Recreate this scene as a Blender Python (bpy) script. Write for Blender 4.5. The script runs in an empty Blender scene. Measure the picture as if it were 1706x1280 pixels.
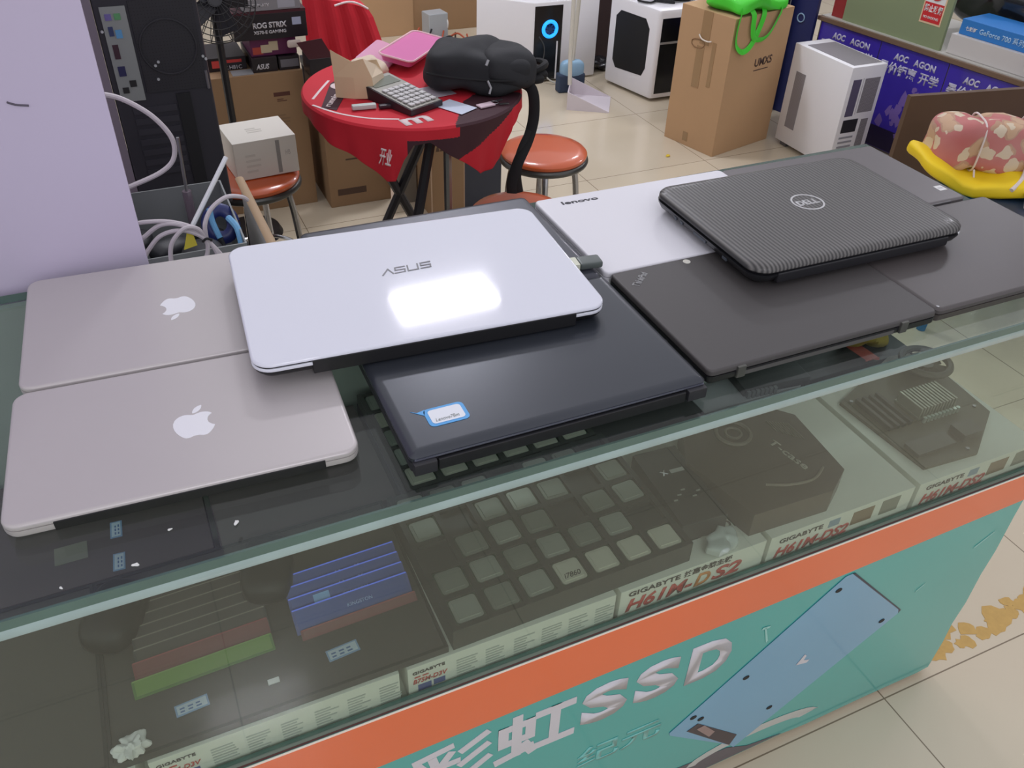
import bpy, bmesh, math, random
from mathutils import Vector, Matrix
random.seed(7)
PI = math.pi
scene = bpy.context.scene
COL = scene.collection

# ------------------------------------------------------------------ camera
HF = 0.9                                   # height of the glass counter top
cd = bpy.data.cameras.new('camera')
cam = bpy.data.objects.new('camera', cd); COL.objects.link(cam)
cd.sensor_fit = 'HORIZONTAL'; cd.sensor_width = 36.0
cd.lens = 36.0 * 1440.07 / 1706.0
cd.clip_start = 0.02; cd.clip_end = 60
CAMROT = ((0.910985, 0.231009, -0.341675), (-0.411337, 0.569440, -0.711716), (0.030150, 0.788906, 0.613774))
M4 = Matrix(CAMROT).to_4x4(); M4.translation = Vector((0.25046, -0.56578, 1.50233))
cam.matrix_world = M4
scene.camera = cam

# ------------------------------------------------------------------ world, lamps, exposure
def lin(c):
    c = c / 255.0
    return c / 12.92 if c <= 0.04045 else ((c + 0.055) / 1.055) ** 2.4
def rgb(r, g, b): return (lin(r), lin(g), lin(b), 1.0)
w = bpy.data.worlds.new('world'); scene.world = w; w.use_nodes = True
w.node_tree.nodes['Background'].inputs[0].default_value = (0.83, 0.82, 0.87, 1)
w.node_tree.nodes['Background'].inputs[1].default_value = 0.42
vs = scene.view_settings
vs.view_transform = 'Standard'; vs.look = 'None'; vs.gamma = 1.0; vs.exposure = 1.08
vs.use_curve_mapping = False
PANEL_STRENGTH = 33.0

# ------------------------------------------------------------------ materials
MATS = {}
def mat(name, col, rough=0.5, metal=0.0, coat=0.0, spec=0.5, emit=None, estr=0.0, noise=0.0, nscale=30.0, bump=0.0, bscale=200.0):
    if name in MATS: return MATS[name]
    m = bpy.data.materials.new(name); m.use_nodes = True
    nt = m.node_tree; b = nt.nodes['Principled BSDF']
    c = rgb(*col); b.inputs['Base Color'].default_value = c
    b.inputs['Roughness'].default_value = rough; b.inputs['Metallic'].default_value = metal
    b.inputs['Coat Weight'].default_value = coat; b.inputs['Coat Roughness'].default_value = 0.08
    b.inputs['Specular IOR Level'].default_value = spec
    if emit:
        b.inputs['Emission Color'].default_value = rgb(*emit); b.inputs['Emission Strength'].default_value = estr
    tc = None
    if noise > 0 or bump > 0: tc = nt.nodes.new('ShaderNodeTexCoord')
    if noise > 0:
        n = nt.nodes.new('ShaderNodeTexNoise'); n.inputs['Scale'].default_value = nscale; n.inputs['Detail'].default_value = 4
        nt.links.new(tc.outputs['Object'], n.inputs['Vector'])
        mx = nt.nodes.new('ShaderNodeMix'); mx.data_type = 'RGBA'
        mx.inputs['A'].default_value = tuple(min(1, x * (1 - noise)) for x in c[:3]) + (1,)
        mx.inputs['B'].default_value = tuple(min(1, x * (1 + noise)) for x in c[:3]) + (1,)
        nt.links.new(n.outputs['Fac'], mx.inputs['Factor']); nt.links.new(mx.outputs['Result'], b.inputs['Base Color'])
    if bump > 0:
        n = nt.nodes.new('ShaderNodeTexNoise'); n.inputs['Scale'].default_value = bscale; n.inputs['Detail'].default_value = 3
        nt.links.new(tc.outputs['Object'], n.inputs['Vector'])
        bp_ = nt.nodes.new('ShaderNodeBump'); bp_.inputs['Strength'].default_value = bump; bp_.inputs['Distance'].default_value = 0.002
        nt.links.new(n.outputs['Fac'], bp_.inputs['Height']); nt.links.new(bp_.outputs['Normal'], b.inputs['Normal'])
    MATS[name] = m
    return m

def mat_pane(name, tint, refl=1.0, dust_haze=0.02, dust_haze_col=(190, 200, 190)):
    if name in MATS: return MATS[name]
    m = bpy.data.materials.new(name); m.use_nodes = True; nt = m.node_tree
    for n in list(nt.nodes): nt.nodes.remove(n)
    out = nt.nodes.new('ShaderNodeOutputMaterial')
    tr = nt.nodes.new('ShaderNodeBsdfTransparent'); tr.inputs[0].default_value = tint
    gl = nt.nodes.new('ShaderNodeBsdfGlossy'); gl.inputs['Roughness'].default_value = 0.02
    df = nt.nodes.new('ShaderNodeBsdfDiffuse'); df.inputs[0].default_value = rgb(*dust_haze_col)
    ge = nt.nodes.new('ShaderNodeNewGeometry'); dt = nt.nodes.new('ShaderNodeVectorMath'); dt.operation = 'DOT_PRODUCT'
    nt.links.new(ge.outputs['Incoming'], dt.inputs[0]); nt.links.new(ge.outputs['Normal'], dt.inputs[1])
    def mth(op, a_, b_=0.0):
        n_ = nt.nodes.new('ShaderNodeMath'); n_.operation = op
        for i_, v_ in enumerate((a_, b_)):
            if isinstance(v_, float): n_.inputs[i_].default_value = v_
            else: nt.links.new(v_, n_.inputs[i_])
        return n_.outputs[0]
    cs = mth('SUBTRACT', 1.0, mth('ABSOLUTE', dt.outputs['Value']))
    mu_o = mth('MULTIPLY', mth('ADD', mth('MULTIPLY', mth('POWER', cs, 5.0), 0.96), 0.04), float(refl))
    a = nt.nodes.new('ShaderNodeMixShader'); a.inputs[0].default_value = dust_haze
    nt.links.new(tr.outputs[0], a.inputs[1]); nt.links.new(df.outputs[0], a.inputs[2])
    b = nt.nodes.new('ShaderNodeMixShader')
    nt.links.new(mu_o, b.inputs[0]); nt.links.new(a.outputs[0], b.inputs[1]); nt.links.new(gl.outputs[0], b.inputs[2])
    nt.links.new(b.outputs[0], out.inputs[0])
    MATS[name] = m; return m

def mat_stripes(name, c1, c2, scale, axis='X', rough=0.4, coat=0.0, bumpd=0.0, sharp=False, rot=0.0):
    if name in MATS: return MATS[name]
    m = mat(name, c1, rough, coat=coat); nt = m.node_tree; b = nt.nodes['Principled BSDF']
    tc = nt.nodes.new('ShaderNodeTexCoord'); mp = nt.nodes.new('ShaderNodeMapping')
    mp.inputs['Rotation'].default_value = (0, 0, rot)
    wv = nt.nodes.new('ShaderNodeTexWave'); wv.wave_type = 'BANDS'; wv.bands_direction = axis
    wv.inputs['Scale'].default_value = scale; wv.inputs['Distortion'].default_value = 0
    nt.links.new(tc.outputs['Object'], mp.inputs[0]); nt.links.new(mp.outputs[0], wv.inputs['Vector'])
    mx = nt.nodes.new('ShaderNodeMix'); mx.data_type = 'RGBA'
    mx.inputs['A'].default_value = rgb(*c1); mx.inputs['B'].default_value = rgb(*c2)
    nt.links.new(wv.outputs['Fac'], mx.inputs['Factor']); nt.links.new(mx.outputs['Result'], b.inputs['Base Color'])
    if bumpd:
        bp_ = nt.nodes.new('ShaderNodeBump'); bp_.inputs['Strength'].default_value = 1.0; bp_.inputs['Distance'].default_value = bumpd
        nt.links.new(wv.outputs['Fac'], bp_.inputs['Height']); nt.links.new(bp_.outputs['Normal'], b.inputs['Normal'])
    return m

def mat_holes(name, base, hole, scale, rough=0.5, metal=0.0):
    if name in MATS: return MATS[name]
    m = mat(name, base, rough, metal); nt = m.node_tree; b = nt.nodes['Principled BSDF']
    tc = nt.nodes.new('ShaderNodeTexCoord'); v = nt.nodes.new('ShaderNodeTexVoronoi')
    v.inputs['Scale'].default_value = scale; v.inputs['Randomness'].default_value = 0.0
    lt = nt.nodes.new('ShaderNodeMath'); lt.operation = 'LESS_THAN'; lt.inputs[1].default_value = 0.42
    nt.links.new(tc.outputs['Object'], v.inputs['Vector']); nt.links.new(v.outputs['Distance'], lt.inputs[0])
    mx = nt.nodes.new('ShaderNodeMix'); mx.data_type = 'RGBA'
    mx.inputs['A'].default_value = rgb(*base); mx.inputs['B'].default_value = rgb(*hole)
    nt.links.new(lt.outputs[0], mx.inputs['Factor']); nt.links.new(mx.outputs['Result'], b.inputs['Base Color'])
    return m

def mat_floor():
    m = mat('floor_tile', (204, 192, 168), 0.22, spec=0.45, coat=0.25); nt = m.node_tree; b = nt.nodes['Principled BSDF']
    tc = nt.nodes.new('ShaderNodeTexCoord'); sp = nt.nodes.new('ShaderNodeSeparateXYZ')
    nt.links.new(tc.outputs['Object'], sp.inputs[0])
    def mth(op, a, bb):
        n = nt.nodes.new('ShaderNodeMath'); n.operation = op
        for i, x in enumerate((a, bb)):
            if hasattr(x, 'default_value') or hasattr(x, 'node'): nt.links.new(x, n.inputs[i])
            else: n.inputs[i].default_value = x
        return n.outputs[0]
    T = 0.577
    def joint(s, off):
        a = mth('DIVIDE', mth('SUBTRACT', s, off), T)
        f = mth('FRACT', a, 0.0)
        d = mth('ABSOLUTE', mth('SUBTRACT', f, 0.5), 0.0)
        return mth('GREATER_THAN', d, 0.5 - 0.0024)
    j = mth('MAXIMUM', joint(sp.outputs[0], 1.35 - 5.77), joint(sp.outputs[1], -0.012 - 5.77))
    n = nt.nodes.new('ShaderNodeTexNoise'); n.inputs['Scale'].default_value = 2.2; n.inputs['Detail'].default_value = 6
    nt.links.new(tc.outputs['Object'], n.inputs['Vector'])
    m1 = nt.nodes.new('ShaderNodeMix'); m1.data_type = 'RGBA'
    m1.inputs['A'].default_value = rgb(198, 184, 158); m1.inputs['B'].default_value = rgb(212, 201, 180)
    nt.links.new(n.outputs['Fac'], m1.inputs['Factor'])
    m2 = nt.nodes.new('ShaderNodeMix'); m2.data_type = 'RGBA'; m2.inputs['B'].default_value = rgb(124, 110, 90)
    nt.links.new(m1.outputs['Result'], m2.inputs['A']); nt.links.new(j, m2.inputs['Factor'])
    nt.links.new(m2.outputs['Result'], b.inputs['Base Color'])
    return m

WHITE_PL = mat('white_plastic', (236, 236, 238), 0.3, coat=0.3)
BLACK_PL = mat('black_plastic', (26, 26, 29), 0.42)
DARK_PL = mat('dark_plastic', (42, 42, 46), 0.45)
CHROME = mat('chrome', (170, 170, 172), 0.22, metal=1.0)
STEEL = mat('steel', (150, 150, 152), 0.35, metal=1.0)
CARD = mat('cardboard', (186, 150, 112), 0.8, noise=0.06, nscale=5)
CARD_D = mat('cardboard_brown', (150, 120, 88), 0.85, noise=0.1, nscale=5)
SILVER = mat('silver_aluminium', (196, 190, 190), 0.38, metal=0.25, noise=0.02, nscale=8)
RED = mat('red_cloth', (202, 30, 48), 0.75, noise=0.08, nscale=10)
PAPER_W = mat('white_paper', (228, 228, 226), 0.7)
INK = mat('black_ink', (30, 30, 32), 0.6)
GREYINK = mat('grey_ink', (140, 146, 146), 0.7)
LOGO_W = mat('logo_white', (238, 238, 244), 0.3, coat=0.5)
LOGO_G = mat('logo_grey', (150, 150, 155), 0.25, metal=0.8)
WOODED = mat('brown_board', (92, 70, 52), 0.6, noise=0.1, nscale=6)

# ------------------------------------------------------------------ mesh helpers
def mk(name, bm, m, parent=None, loc=(0, 0, 0), rot=(0, 0, 0), smooth=False):
    me = bpy.data.meshes.new(name)
    bmesh.ops.recalc_face_normals(bm, faces=bm.faces)
    bm.to_mesh(me); bm.free()
    for mm in (m if isinstance(m, (list, tuple)) else [m]): me.materials.append(mm)
    o = bpy.data.objects.new(name, me); COL.objects.link(o)
    o.location = loc; o.rotation_euler = rot
    if parent: o.parent = parent
    if smooth:
        for p in me.polygons: p.use_smooth = True
        try: me.set_sharp_from_angle(angle=math.radians(40))
        except Exception: pass
    return o
def tag(o, label, cat, group=None, kind=None):
    if label: o['label'] = label
    if cat: o['category'] = cat
    if group: o['group'] = group
    if kind: o['kind'] = kind
    return o
def thing(name, label, cat, loc=(0, 0, 0), rz=0.0, group=None):
    o = bpy.data.objects.new(name, None); COL.objects.link(o)
    o.empty_display_size = 0.05
    o.location = loc; o.rotation_euler = (0, 0, rz)
    return tag(o, label, cat, group)
def struct(o): o['kind'] = 'structure'; return o
def copy_tree(o, parent=None):
    c = o.copy(); COL.objects.link(c)
    if parent: c.parent = parent
    for ch in list(o.children): copy_tree(ch, c)
    return c

def addbox(bm, x0, x1, y0, y1, z0, z1, bev=0.0, mi=0, M=None):
    vs_ = [bm.verts.new(p) for p in ((x0, y0, z0), (x1, y0, z0), (x1, y1, z0), (x0, y1, z0), (x0, y0, z1), (x1, y0, z1), (x1, y1, z1), (x0, y1, z1))]
    fs = [bm.faces.new([vs_[i] for i in q]) for q in ((0, 3, 2, 1), (4, 5, 6, 7), (0, 1, 5, 4), (1, 2, 6, 5), (2, 3, 7, 6), (3, 0, 4, 7))]
    for f in fs: f.material_index = mi
    if bev > 0:
        es = list({e for f in fs for e in f.edges})
        r = bmesh.ops.bevel(bm, geom=es, offset=bev, segments=2, profile=0.5, affect='EDGES')
        vs_ = list({v for f in r['faces'] for v in f.verts})
        for f in r['faces']: f.material_index = mi
    if M is not None: bmesh.ops.transform(bm, matrix=M, verts=vs_)
    return vs_
def box(name, dims, m, parent=None, bev=0.0, loc=(0, 0, 0), rot=(0, 0, 0)):
    bm = bmesh.new(); addbox(bm, *dims, bev=bev)
    o = mk(name, bm, m, parent, loc, rot, smooth=bev > 0)
    if bev > 0: md = o.modifiers.new('weighted_normals', 'WEIGHTED_NORMAL'); md.weight = 100; md.keep_sharp = True
    return o

def rring(w_, d_, r, inset, z, seg=5):
    pts = []
    r2 = max(r - inset, 0.0004)
    for cx, cy, a0 in ((w_ - r, r, -90), (w_ - r, d_ - r, 0), (r, d_ - r, 90), (r, r, 180)):
        for k in range(seg + 1):
            a = math.radians(a0 + 90 * k / seg)
            if r > inset: pts.append((cx + r2 * math.cos(a), cy + r2 * math.sin(a), z))
            else:
                sx = 1 if cx > w_ / 2 else -1; sy = 1 if cy > d_ / 2 else -1
                pts.append((cx + sx * (r - inset) + 0.0003 * math.cos(a), cy + sy * (r - inset) + 0.0003 * math.sin(a), z))
    return pts
def addslab(bm, w_, d_, prof, r, seg=5, mi=0, x=0, y=0):
    """rounded rectangle (0..w, 0..d) built of rings; prof = [(inset, z), ...] from the bottom up"""
    rings = []
    for ins, z in prof:
        rings.append([bm.verts.new((p[0] + x, p[1] + y, p[2])) for p in rring(w_, d_, r, ins, z, seg)])
    n = len(rings[0])
    for a, b in zip(rings, rings[1:]):
        for i in range(n):
            f = bm.faces.new((a[i], a[(i + 1) % n], b[(i + 1) % n], b[i])); f.material_index = mi
    f = bm.faces.new(list(reversed(rings[0]))); f.material_index = mi
    f = bm.faces.new(rings[-1]); f.material_index = mi
def wn(o):
    md = o.modifiers.new('weighted_normals', 'WEIGHTED_NORMAL'); md.weight = 100; md.keep_sharp = True
    return o
def slab(name, w_, d_, prof, r, m, parent=None, loc=(0, 0, 0), rot=(0, 0, 0), seg=5, off=(0, 0)):
    bm = bmesh.new(); addslab(bm, w_, d_, prof, r, seg, x=off[0], y=off[1])
    return wn(mk(name, bm, m, parent, loc, rot, smooth=True))

def addcyl(bm, x, y, z0, z1, r0, r1=None, seg=24, mi=0):
    r1 = r0 if r1 is None else r1
    a = [bm.verts.new((x + r0 * math.cos(2 * PI * i / seg), y + r0 * math.sin(2 * PI * i / seg), z0)) for i in range(seg)]
    b = [bm.verts.new((x + r1 * math.cos(2 * PI * i / seg), y + r1 * math.sin(2 * PI * i / seg), z1)) for i in range(seg)]
    for i in range(seg):
        f = bm.faces.new((a[i], a[(i + 1) % seg], b[(i + 1) % seg], b[i])); f.material_index = mi
    f = bm.faces.new(list(reversed(a))); f.material_index = mi
    f = bm.faces.new(b); f.material_index = mi
    return a + b
def addlathe(bm, prof, seg=40, x=0, y=0):
    rings = []
    for r, z in prof:
        rings.append([bm.verts.new((x + max(r, 1e-4) * math.cos(2 * PI * i / seg), y + max(r, 1e-4) * math.sin(2 * PI * i / seg), z)) for i in range(seg)])
    for a, b in zip(rings, rings[1:]):
        for i in range(seg): bm.faces.new((a[i], a[(i + 1) % seg], b[(i + 1) % seg], b[i]))
    bm.faces.new(list(reversed(rings[0]))); bm.faces.new(rings[-1])
def addtorus(bm, R, r, z=0, seg=40, s2=8, x=0, y=0, M=None):
    g = []
    for i in range(seg):
        a = 2 * PI * i / seg; row = []
        for j in range(s2):
            b = 2 * PI * j / s2
            row.append(bm.verts.new((x + (R + r * math.cos(b)) * math.cos(a), y + (R + r * math.cos(b)) * math.sin(a), z + r * math.sin(b))))
        g.append(row)
    for i in range(seg):
        for j in range(s2):
            bm.faces.new((g[i][j], g[(i + 1) % seg][j], g[(i + 1) % seg][(j + 1) % s2], g[i][(j + 1) % s2]))
    if M is not None: bmesh.ops.transform(bm, matrix=M, verts=[v for row in g for v in row])
def spline(P, n=8):
    P = [Vector(p) for p in P]; out = []
    for i in range(len(P) - 1):
        p0 = P[max(i - 1, 0)]; p1 = P[i]; p2 = P[i + 1]; p3 = P[min(i + 2, len(P) - 1)]
        for k in range(n):
            t = k / n
            out.append(0.5 * ((2 * p1) + (-p0 + p2) * t + (2 * p0 - 5 * p1 + 4 * p2 - p3) * t * t + (-p0 + 3 * p1 - 3 * p2 + p3) * t ** 3))
    out.append(P[-1]); return out
def addtube(bm, pts, r, seg=8, flat=None, up=None, radii=None):
    """tube along pts; flat = (width, thickness) gives an elliptical ribbon"""
    pts = [Vector(p) for p in pts]; rings = []
    t0 = (pts[1] - pts[0]).normalized()
    ref = Vector(up) if up else (Vector((0, 0, 1)) if abs(t0.z) < 0.9 else Vector((1, 0, 0)))
    nrm = (ref - t0 * ref.dot(t0)).normalized()
    for i, p in enumerate(pts):
        t = (pts[min(i + 1, len(pts) - 1)] - pts[max(i - 1, 0)]).normalized()
        nrm = (nrm - t * nrm.dot(t)).normalized(); b = t.cross(nrm)
        rr = radii[i] if radii else r
        ring = []
        for k in range(seg):
            a = 2 * PI * k / seg
            if flat: v = nrm * (flat[1] * math.sin(a)) + b * (flat[0] * math.cos(a))
            else: v = nrm * (rr * math.sin(a)) + b * (rr * math.cos(a))
            ring.append(bm.verts.new(p + v))
        rings.append(ring)
    for a, b in zip(rings, rings[1:]):
        for k in range(seg): bm.faces.new((a[k], a[(k + 1) % seg], b[(k + 1) % seg], b[k]))
    bm.faces.new(list(reversed(rings[0]))); bm.faces.new(rings[-1])
def tube(name, pts, r, m, parent=None, seg=8, flat=None, smooth_n=0, up=None, radii=None):
    bm = bmesh.new()
    if smooth_n: pts = spline(pts, smooth_n)
    addtube(bm, pts, r, seg, flat, up, radii)
    return mk(name, bm, m, parent, smooth=True)
def addpoly(bm, pts, z0, z1, mi=0):
    a = [bm.verts.new((p[0], p[1], z0)) for p in pts]; b = [bm.verts.new((p[0], p[1], z1)) for p in pts]
    n = len(pts)
    fs = [bm.faces.new((a[i], a[(i + 1) % n], b[(i + 1) % n], b[i])) for i in range(n)]
    fs.append(bm.faces.new(list(reversed(a)))); fs.append(bm.faces.new(b))
    for f in fs: f.material_index = mi
    return a + b
def poly(name, pts, z0, z1, m, parent=None, loc=(0, 0, 0), rot=(0, 0, 0)):
    bm = bmesh.new(); addpoly(bm, pts, z0, z1); return mk(name, bm, m, parent, loc, rot)

_tc = {}
def text(name, s, size, m, parent=None, loc=(0, 0, 0), rot=(0, 0, 0), shear=0.0, bold=0.0, ext=0.0004, width=None, height=None, align='LEFT'):
    """lettering as a thin real mesh; width / height fit it to a size in metres"""
    key = (s, shear, bold, align)
    cu = bpy.data.curves.new(name, 'FONT'); cu.body = s; cu.size = 1.0; cu.shear = shear; cu.offset = bold
    cu.extrude = 0.0; cu.resolution_u = 3; cu.align_x = 'LEFT'
    to = bpy.data.objects.new(name, cu); COL.objects.link(to)
    dg = bpy.context.evaluated_depsgraph_get(); dg.update()
    me = bpy.data.meshes.new_from_object(to.evaluated_get(dg))
    bpy.data.objects.remove(to); bpy.data.curves.remove(cu)
    bm = bmesh.new(); bm.from_mesh(me); bpy.data.meshes.remove(me)
    if not bm.verts: bm.verts.new((0, 0, 0))
    xs = [v.co.x for v in bm.verts]; ys = [v.co.y for v in bm.verts]
    sx = (width / (max(xs) - min(xs))) if width else size
    sy = (height / (max(ys) - min(ys))) if height else (size if not width or size else sx)
    x0 = min(xs); y0 = min(ys)
    if align == 'CENTER': x0 = (max(xs) + min(xs)) / 2; y0 = (max(ys) + min(ys)) / 2
    for v in bm.verts: v.co = Vector(((v.co.x - x0) * sx, (v.co.y - y0) * sy, 0))
    if ext > 0:
        r = bmesh.ops.extrude_face_region(bm, geom=list(bm.faces))
        for g in r['geom']:
            if isinstance(g, bmesh.types.BMVert): g.co.z += ext
    return mk(name, bm, m, parent, loc, rot)
def strokes(name, polys, wd, m, parent=None, loc=(0, 0, 0), rot=(0, 0, 0), ext=0.0005, sc=(1, 1)):
    """letter strokes: each polyline becomes flat bars of width wd"""
    bm = bmesh.new(); e_ = ext
    for P in polys:
        for (x0, y0), (x1, y1) in zip(P, P[1:]):
            e_ += 0.00003
            a = Vector((x0 * sc[0], y0 * sc[1], 0)); b = Vector((x1 * sc[0], y1 * sc[1], 0))
            t = (b - a).normalized() * wd * 0.5; n = Vector((-t.y, t.x, 0))
            q = [a - t + n, a - t - n, b + t - n, b + t + n]
            addpoly(bm, [(v.x, v.y) for v in q], 0, e_)
    return mk(name, bm, m, parent, loc, rot)
def small_print(name, w_, h_, m, parent, loc, rot, rows=5, cols=1, seed=1, bar=0.45):
    rnd = random.Random(seed); bm = bmesh.new()
    for c in range(cols):
        for r in range(rows):
            y = h_ * (1 - (r + 1) / (rows + 0.0)) ; hh = h_ / rows * bar
            x = w_ * c / cols; xe = x + w_ / cols * rnd.uniform(0.5, 0.9)
            addpoly(bm, [(x, y), (xe, y), (xe, y + hh), (x, y + hh)], 0, 0.0003)
    return mk(name, bm, m, parent, loc, rot)
FRONT = (PI / 2, 0, 0)      # lettering that stands upright and faces -y

def superbox(name, a, b, c, m, parent=None, loc=(0, 0, 0), rot=(0, 0, 0), e=0.35, lump=0.0, sc=8.0, n=32, flatbot=None, seed=0, fn=None):
    """soft rounded box (super-ellipsoid) with low-frequency lumps"""
    from mathutils import noise
    bm = bmesh.new(); rows = []
    sg = lambda x, p: math.copysign(abs(x) ** p, x)
    for i in range(1, n):
        v = -PI / 2 + PI * i / n; row = []
        for j in range(2 * n):
            u = 2 * PI * j / (2 * n)
            p = Vector((a * sg(math.cos(v), e) * sg(math.cos(u), e), b * sg(math.cos(v), e) * sg(math.sin(u), e), c * sg(math.sin(v), e)))
            row.append(p)
        rows.append(row)
    def f(p):
        if lump: p = p + p.normalized() * lump * noise.noise(p * sc + Vector((seed, seed * 2, 0)))
        if fn: p = fn(p)
        if flatbot is not None and p.z < flatbot: p.z = flatbot
        return p
    V = [[bm.verts.new(f(p)) for p in row] for row in rows]
    bot = bm.verts.new(f(Vector((0, 0, -c)))); top = bm.verts.new(f(Vector((0, 0, c))))
    k = 2 * n
    for r0, r1 in zip(V, V[1:]):
        for j in range(k): bm.faces.new((r0[j], r0[(j + 1) % k], r1[(j + 1) % k], r1[j]))
    for j in range(k):
        bm.faces.new((bot, V[0][(j + 1) % k], V[0][j])); bm.faces.new((top, V[-1][j], V[-1][(j + 1) % k]))
    o = mk(name, bm, m, parent, loc, rot, smooth=True)
    return o
# ================================================================== SETTING
bm = bmesh.new(); addbox(bm, -4, 7, -3, 7, -0.05, 0)
struct(mk('floor', bm, mat_floor()))
struct(box('wall_left', (-1.6, 0.240, 0.552, 0.60, 0, 2.9), mat('lilac_wall', (196, 186, 210), 0.5, noise=0.03, nscale=2), None))
_wl = bpy.data.objects['wall_left']
# scuff marks on the wall
tube('scuff_mark', [(0.137, 0.5515, 1.135), (0.145, 0.5515, 1.131), (0.158, 0.5515, 1.1285)], 0.0012, mat('scuff', (90, 84, 96), 0.7), _wl, smooth_n=3)
struct(box('wall_back', (-4, 7, 6.0, 6.1, 0, 2.9), mat('grey_wall', (150, 148, 146), 0.7)))
struct(box('wall_right', (6.2, 6.3, -3, 6.0, 0, 2.9), mat('grey_wall2', (120, 118, 118), 0.7)))

# ceiling lights: rectangular LED panels; the first is mirrored in the white lid, the rest are added unseen as fill
def ceiling_light(x, y, label, k=1.0, rz=0.0):
    t = thing('ceiling_light', label, 'ceiling light', (x, y, 2.75), rz, None)
    box('frame', (-0.27, 0.27, -0.165, 0.165, 0.0, 0.03), WHITE_PL, t)
    m = mat('panel_glow%.2f' % k, (255, 255, 255), 0.5, emit=(246, 245, 255), estr=PANEL_STRENGTH * k)
    box('diffuser', (-0.25, 0.25, -0.112, 0.112, -0.006, -0.001), m, t)
    return t
ceiling_light(1.53, 2.925, 'rectangular white panel light over the red table, mirrored in the white lid', 1.0, 0.0)
ceiling_light(3.9, 4.4, 'added unseen fill panel over the far end of the shop', 0.8)
ceiling_light(5.0, 2.6, 'added unseen fill panel over the purple poster counter', 0.8)
ceiling_light(0.2, -2.3, 'added unseen fill panel over the aisle in front of the glass counter', 0.9)

# ================================================================== DISPLAY COUNTER
XL, XR, YB = -0.95, 1.478, 0.540
SH = 0.562; DZ = 0.545                      # top of the front board; height of the display deck inside
dc = thing('display_counter', 'long glass display counter carrying the laptops, teal and orange poster on its front', 'counter', (0, 0, 0))
PANE = mat_pane('clear_pane', (0.90, 0.95, 0.93, 1), 1.0, 0.015)
EDGE = mat('glass_edge', (78, 108, 100), 0.12, coat=0.6, noise=0.25, nscale=14)
EDGE_L = mat('glass_edge_light', (158, 182, 180), 0.15, coat=0.6, noise=0.2, nscale=18)
bm = bmesh.new()
addbox(bm, XL, XR, 0.0, YB, HF - 0.011, HF)
for f in bm.faces: f.material_index = 0 if abs(f.normal.z) > 0.5 else 1
bm.normal_update()
for f in bm.faces: f.material_index = 0 if abs(f.normal.z) > 0.5 else 1
mk('glass_top', bm, [PANE, EDGE], dc)['label'] = 'clear glass top with green edge'
bm = bmesh.new()
addbox(bm, XL, XR, 0.0006, 0.0075, HF - 0.0240, HF - 0.0113, bev=0.002)
mk('edge_strip', bm, EDGE_L, dc, smooth=True)['label'] = 'pale bevelled strip under the glass top'
bm = bmesh.new()
addbox(bm, XL, XR - 0.006, 0.0085, 0.0135, SH, HF - 0.0115)
bm.normal_update()
for f in bm.faces: f.material_index = 0 if abs(f.normal.y) > 0.5 else 1
mk('front_glass', bm, [mat_pane('front_pane', (0.90, 0.94, 0.90, 1), 1.2, 0.04, (184, 188, 172)), EDGE], dc)  # diffuse share paints reflection haze over the pane along with slight dust
bm = bmesh.new()
addbox(bm, XR - 0.006, XR, 0.0085, YB - 0.01, SH, HF - 0.0115)
bm.normal_update()
for f in bm.faces: f.material_index = 0 if abs(f.normal.x) > 0.5 else 1
mk('end_glass', bm, [PANE, EDGE], dc)
box('back_board', (XL, XR - 0.007, YB - 0.012, YB - 0.002, 0.02, HF - 0.0115), mat('back_board', (150, 158, 150), 0.6), dc)
box('deck', (XL, XR - 0.002, 0.003, YB - 0.013, DZ - 0.015, DZ - 0.0002), mat('deck', (206, 214, 198), 0.5), dc)
box('channel', (XL, XR, 0.0008, 0.0032, SH - 0.001, SH + 0.0010), mat('channel', (88, 54, 52), 0.5), dc)
box('glass_seal', (XL, XR - 0.007, 0.0036, 0.0160, DZ, SH - 0.003), mat('seal_grey', (150, 164, 150), 0.4), dc)
box('cabinet', (XL, XR - 0.001, 0.004, YB - 0.014, 0.02, DZ - 0.0155), mat('cabinet', (196, 190, 172), 0.4), dc)
# poster on the front
TEAL = mat('poster_teal', (70, 168, 160), 0.16, coat=0.5, noise=0.06, nscale=5)
ORNG = mat('poster_orange', (230, 108, 58), 0.16, coat=0.5, noise=0.08, nscale=3)
LETT = mat('poster_letters', (206, 204, 210), 0.2, coat=0.5, noise=0.1, nscale=12)
bm = bmesh.new()
pts = [(XL, 0.022), (1.10, 0.022), (1.16, 0.016), (1.30, 0.018), (1.44, 0.016), (1.468, 0.02), (1.472, 0.10), (1.469, 0.16), (1.476, 0.22), (1.474, 0.30), (1.479, 0.36), (1.477, 0.45), (XR + 0.001, SH), (XL, SH)]
addpoly(bm, pts, 0, 0.0025)
poster = mk('poster', bm, TEAL, dc, (0, 0.0028, 0), FRONT)
poster['label'] = 'glossy teal and orange poster with a blue slab picture'
def pflat(name, pts, m, lift, th=0.0006, par=poster):
    bm = bmesh.new(); addpoly(bm, pts, 0, th)
    return mk(name, bm, m, par, (0, 0, 0.0025 + lift))
pflat('orange_band', [(XL, 0.452), (0.36, 0.455), (0.77, 0.466), (1.16, 0.479), (1.477, 0.490), (1.478, SH - 0.003), (XL, SH - 0.003)], ORNG, 0.0001)
pflat('white_border', [(XL, SH - 0.0035), (1.478, SH - 0.0035), (1.478, SH), (XL, SH)], mat('poster_white', (236, 226, 214), 0.3), 0.0002)
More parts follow.
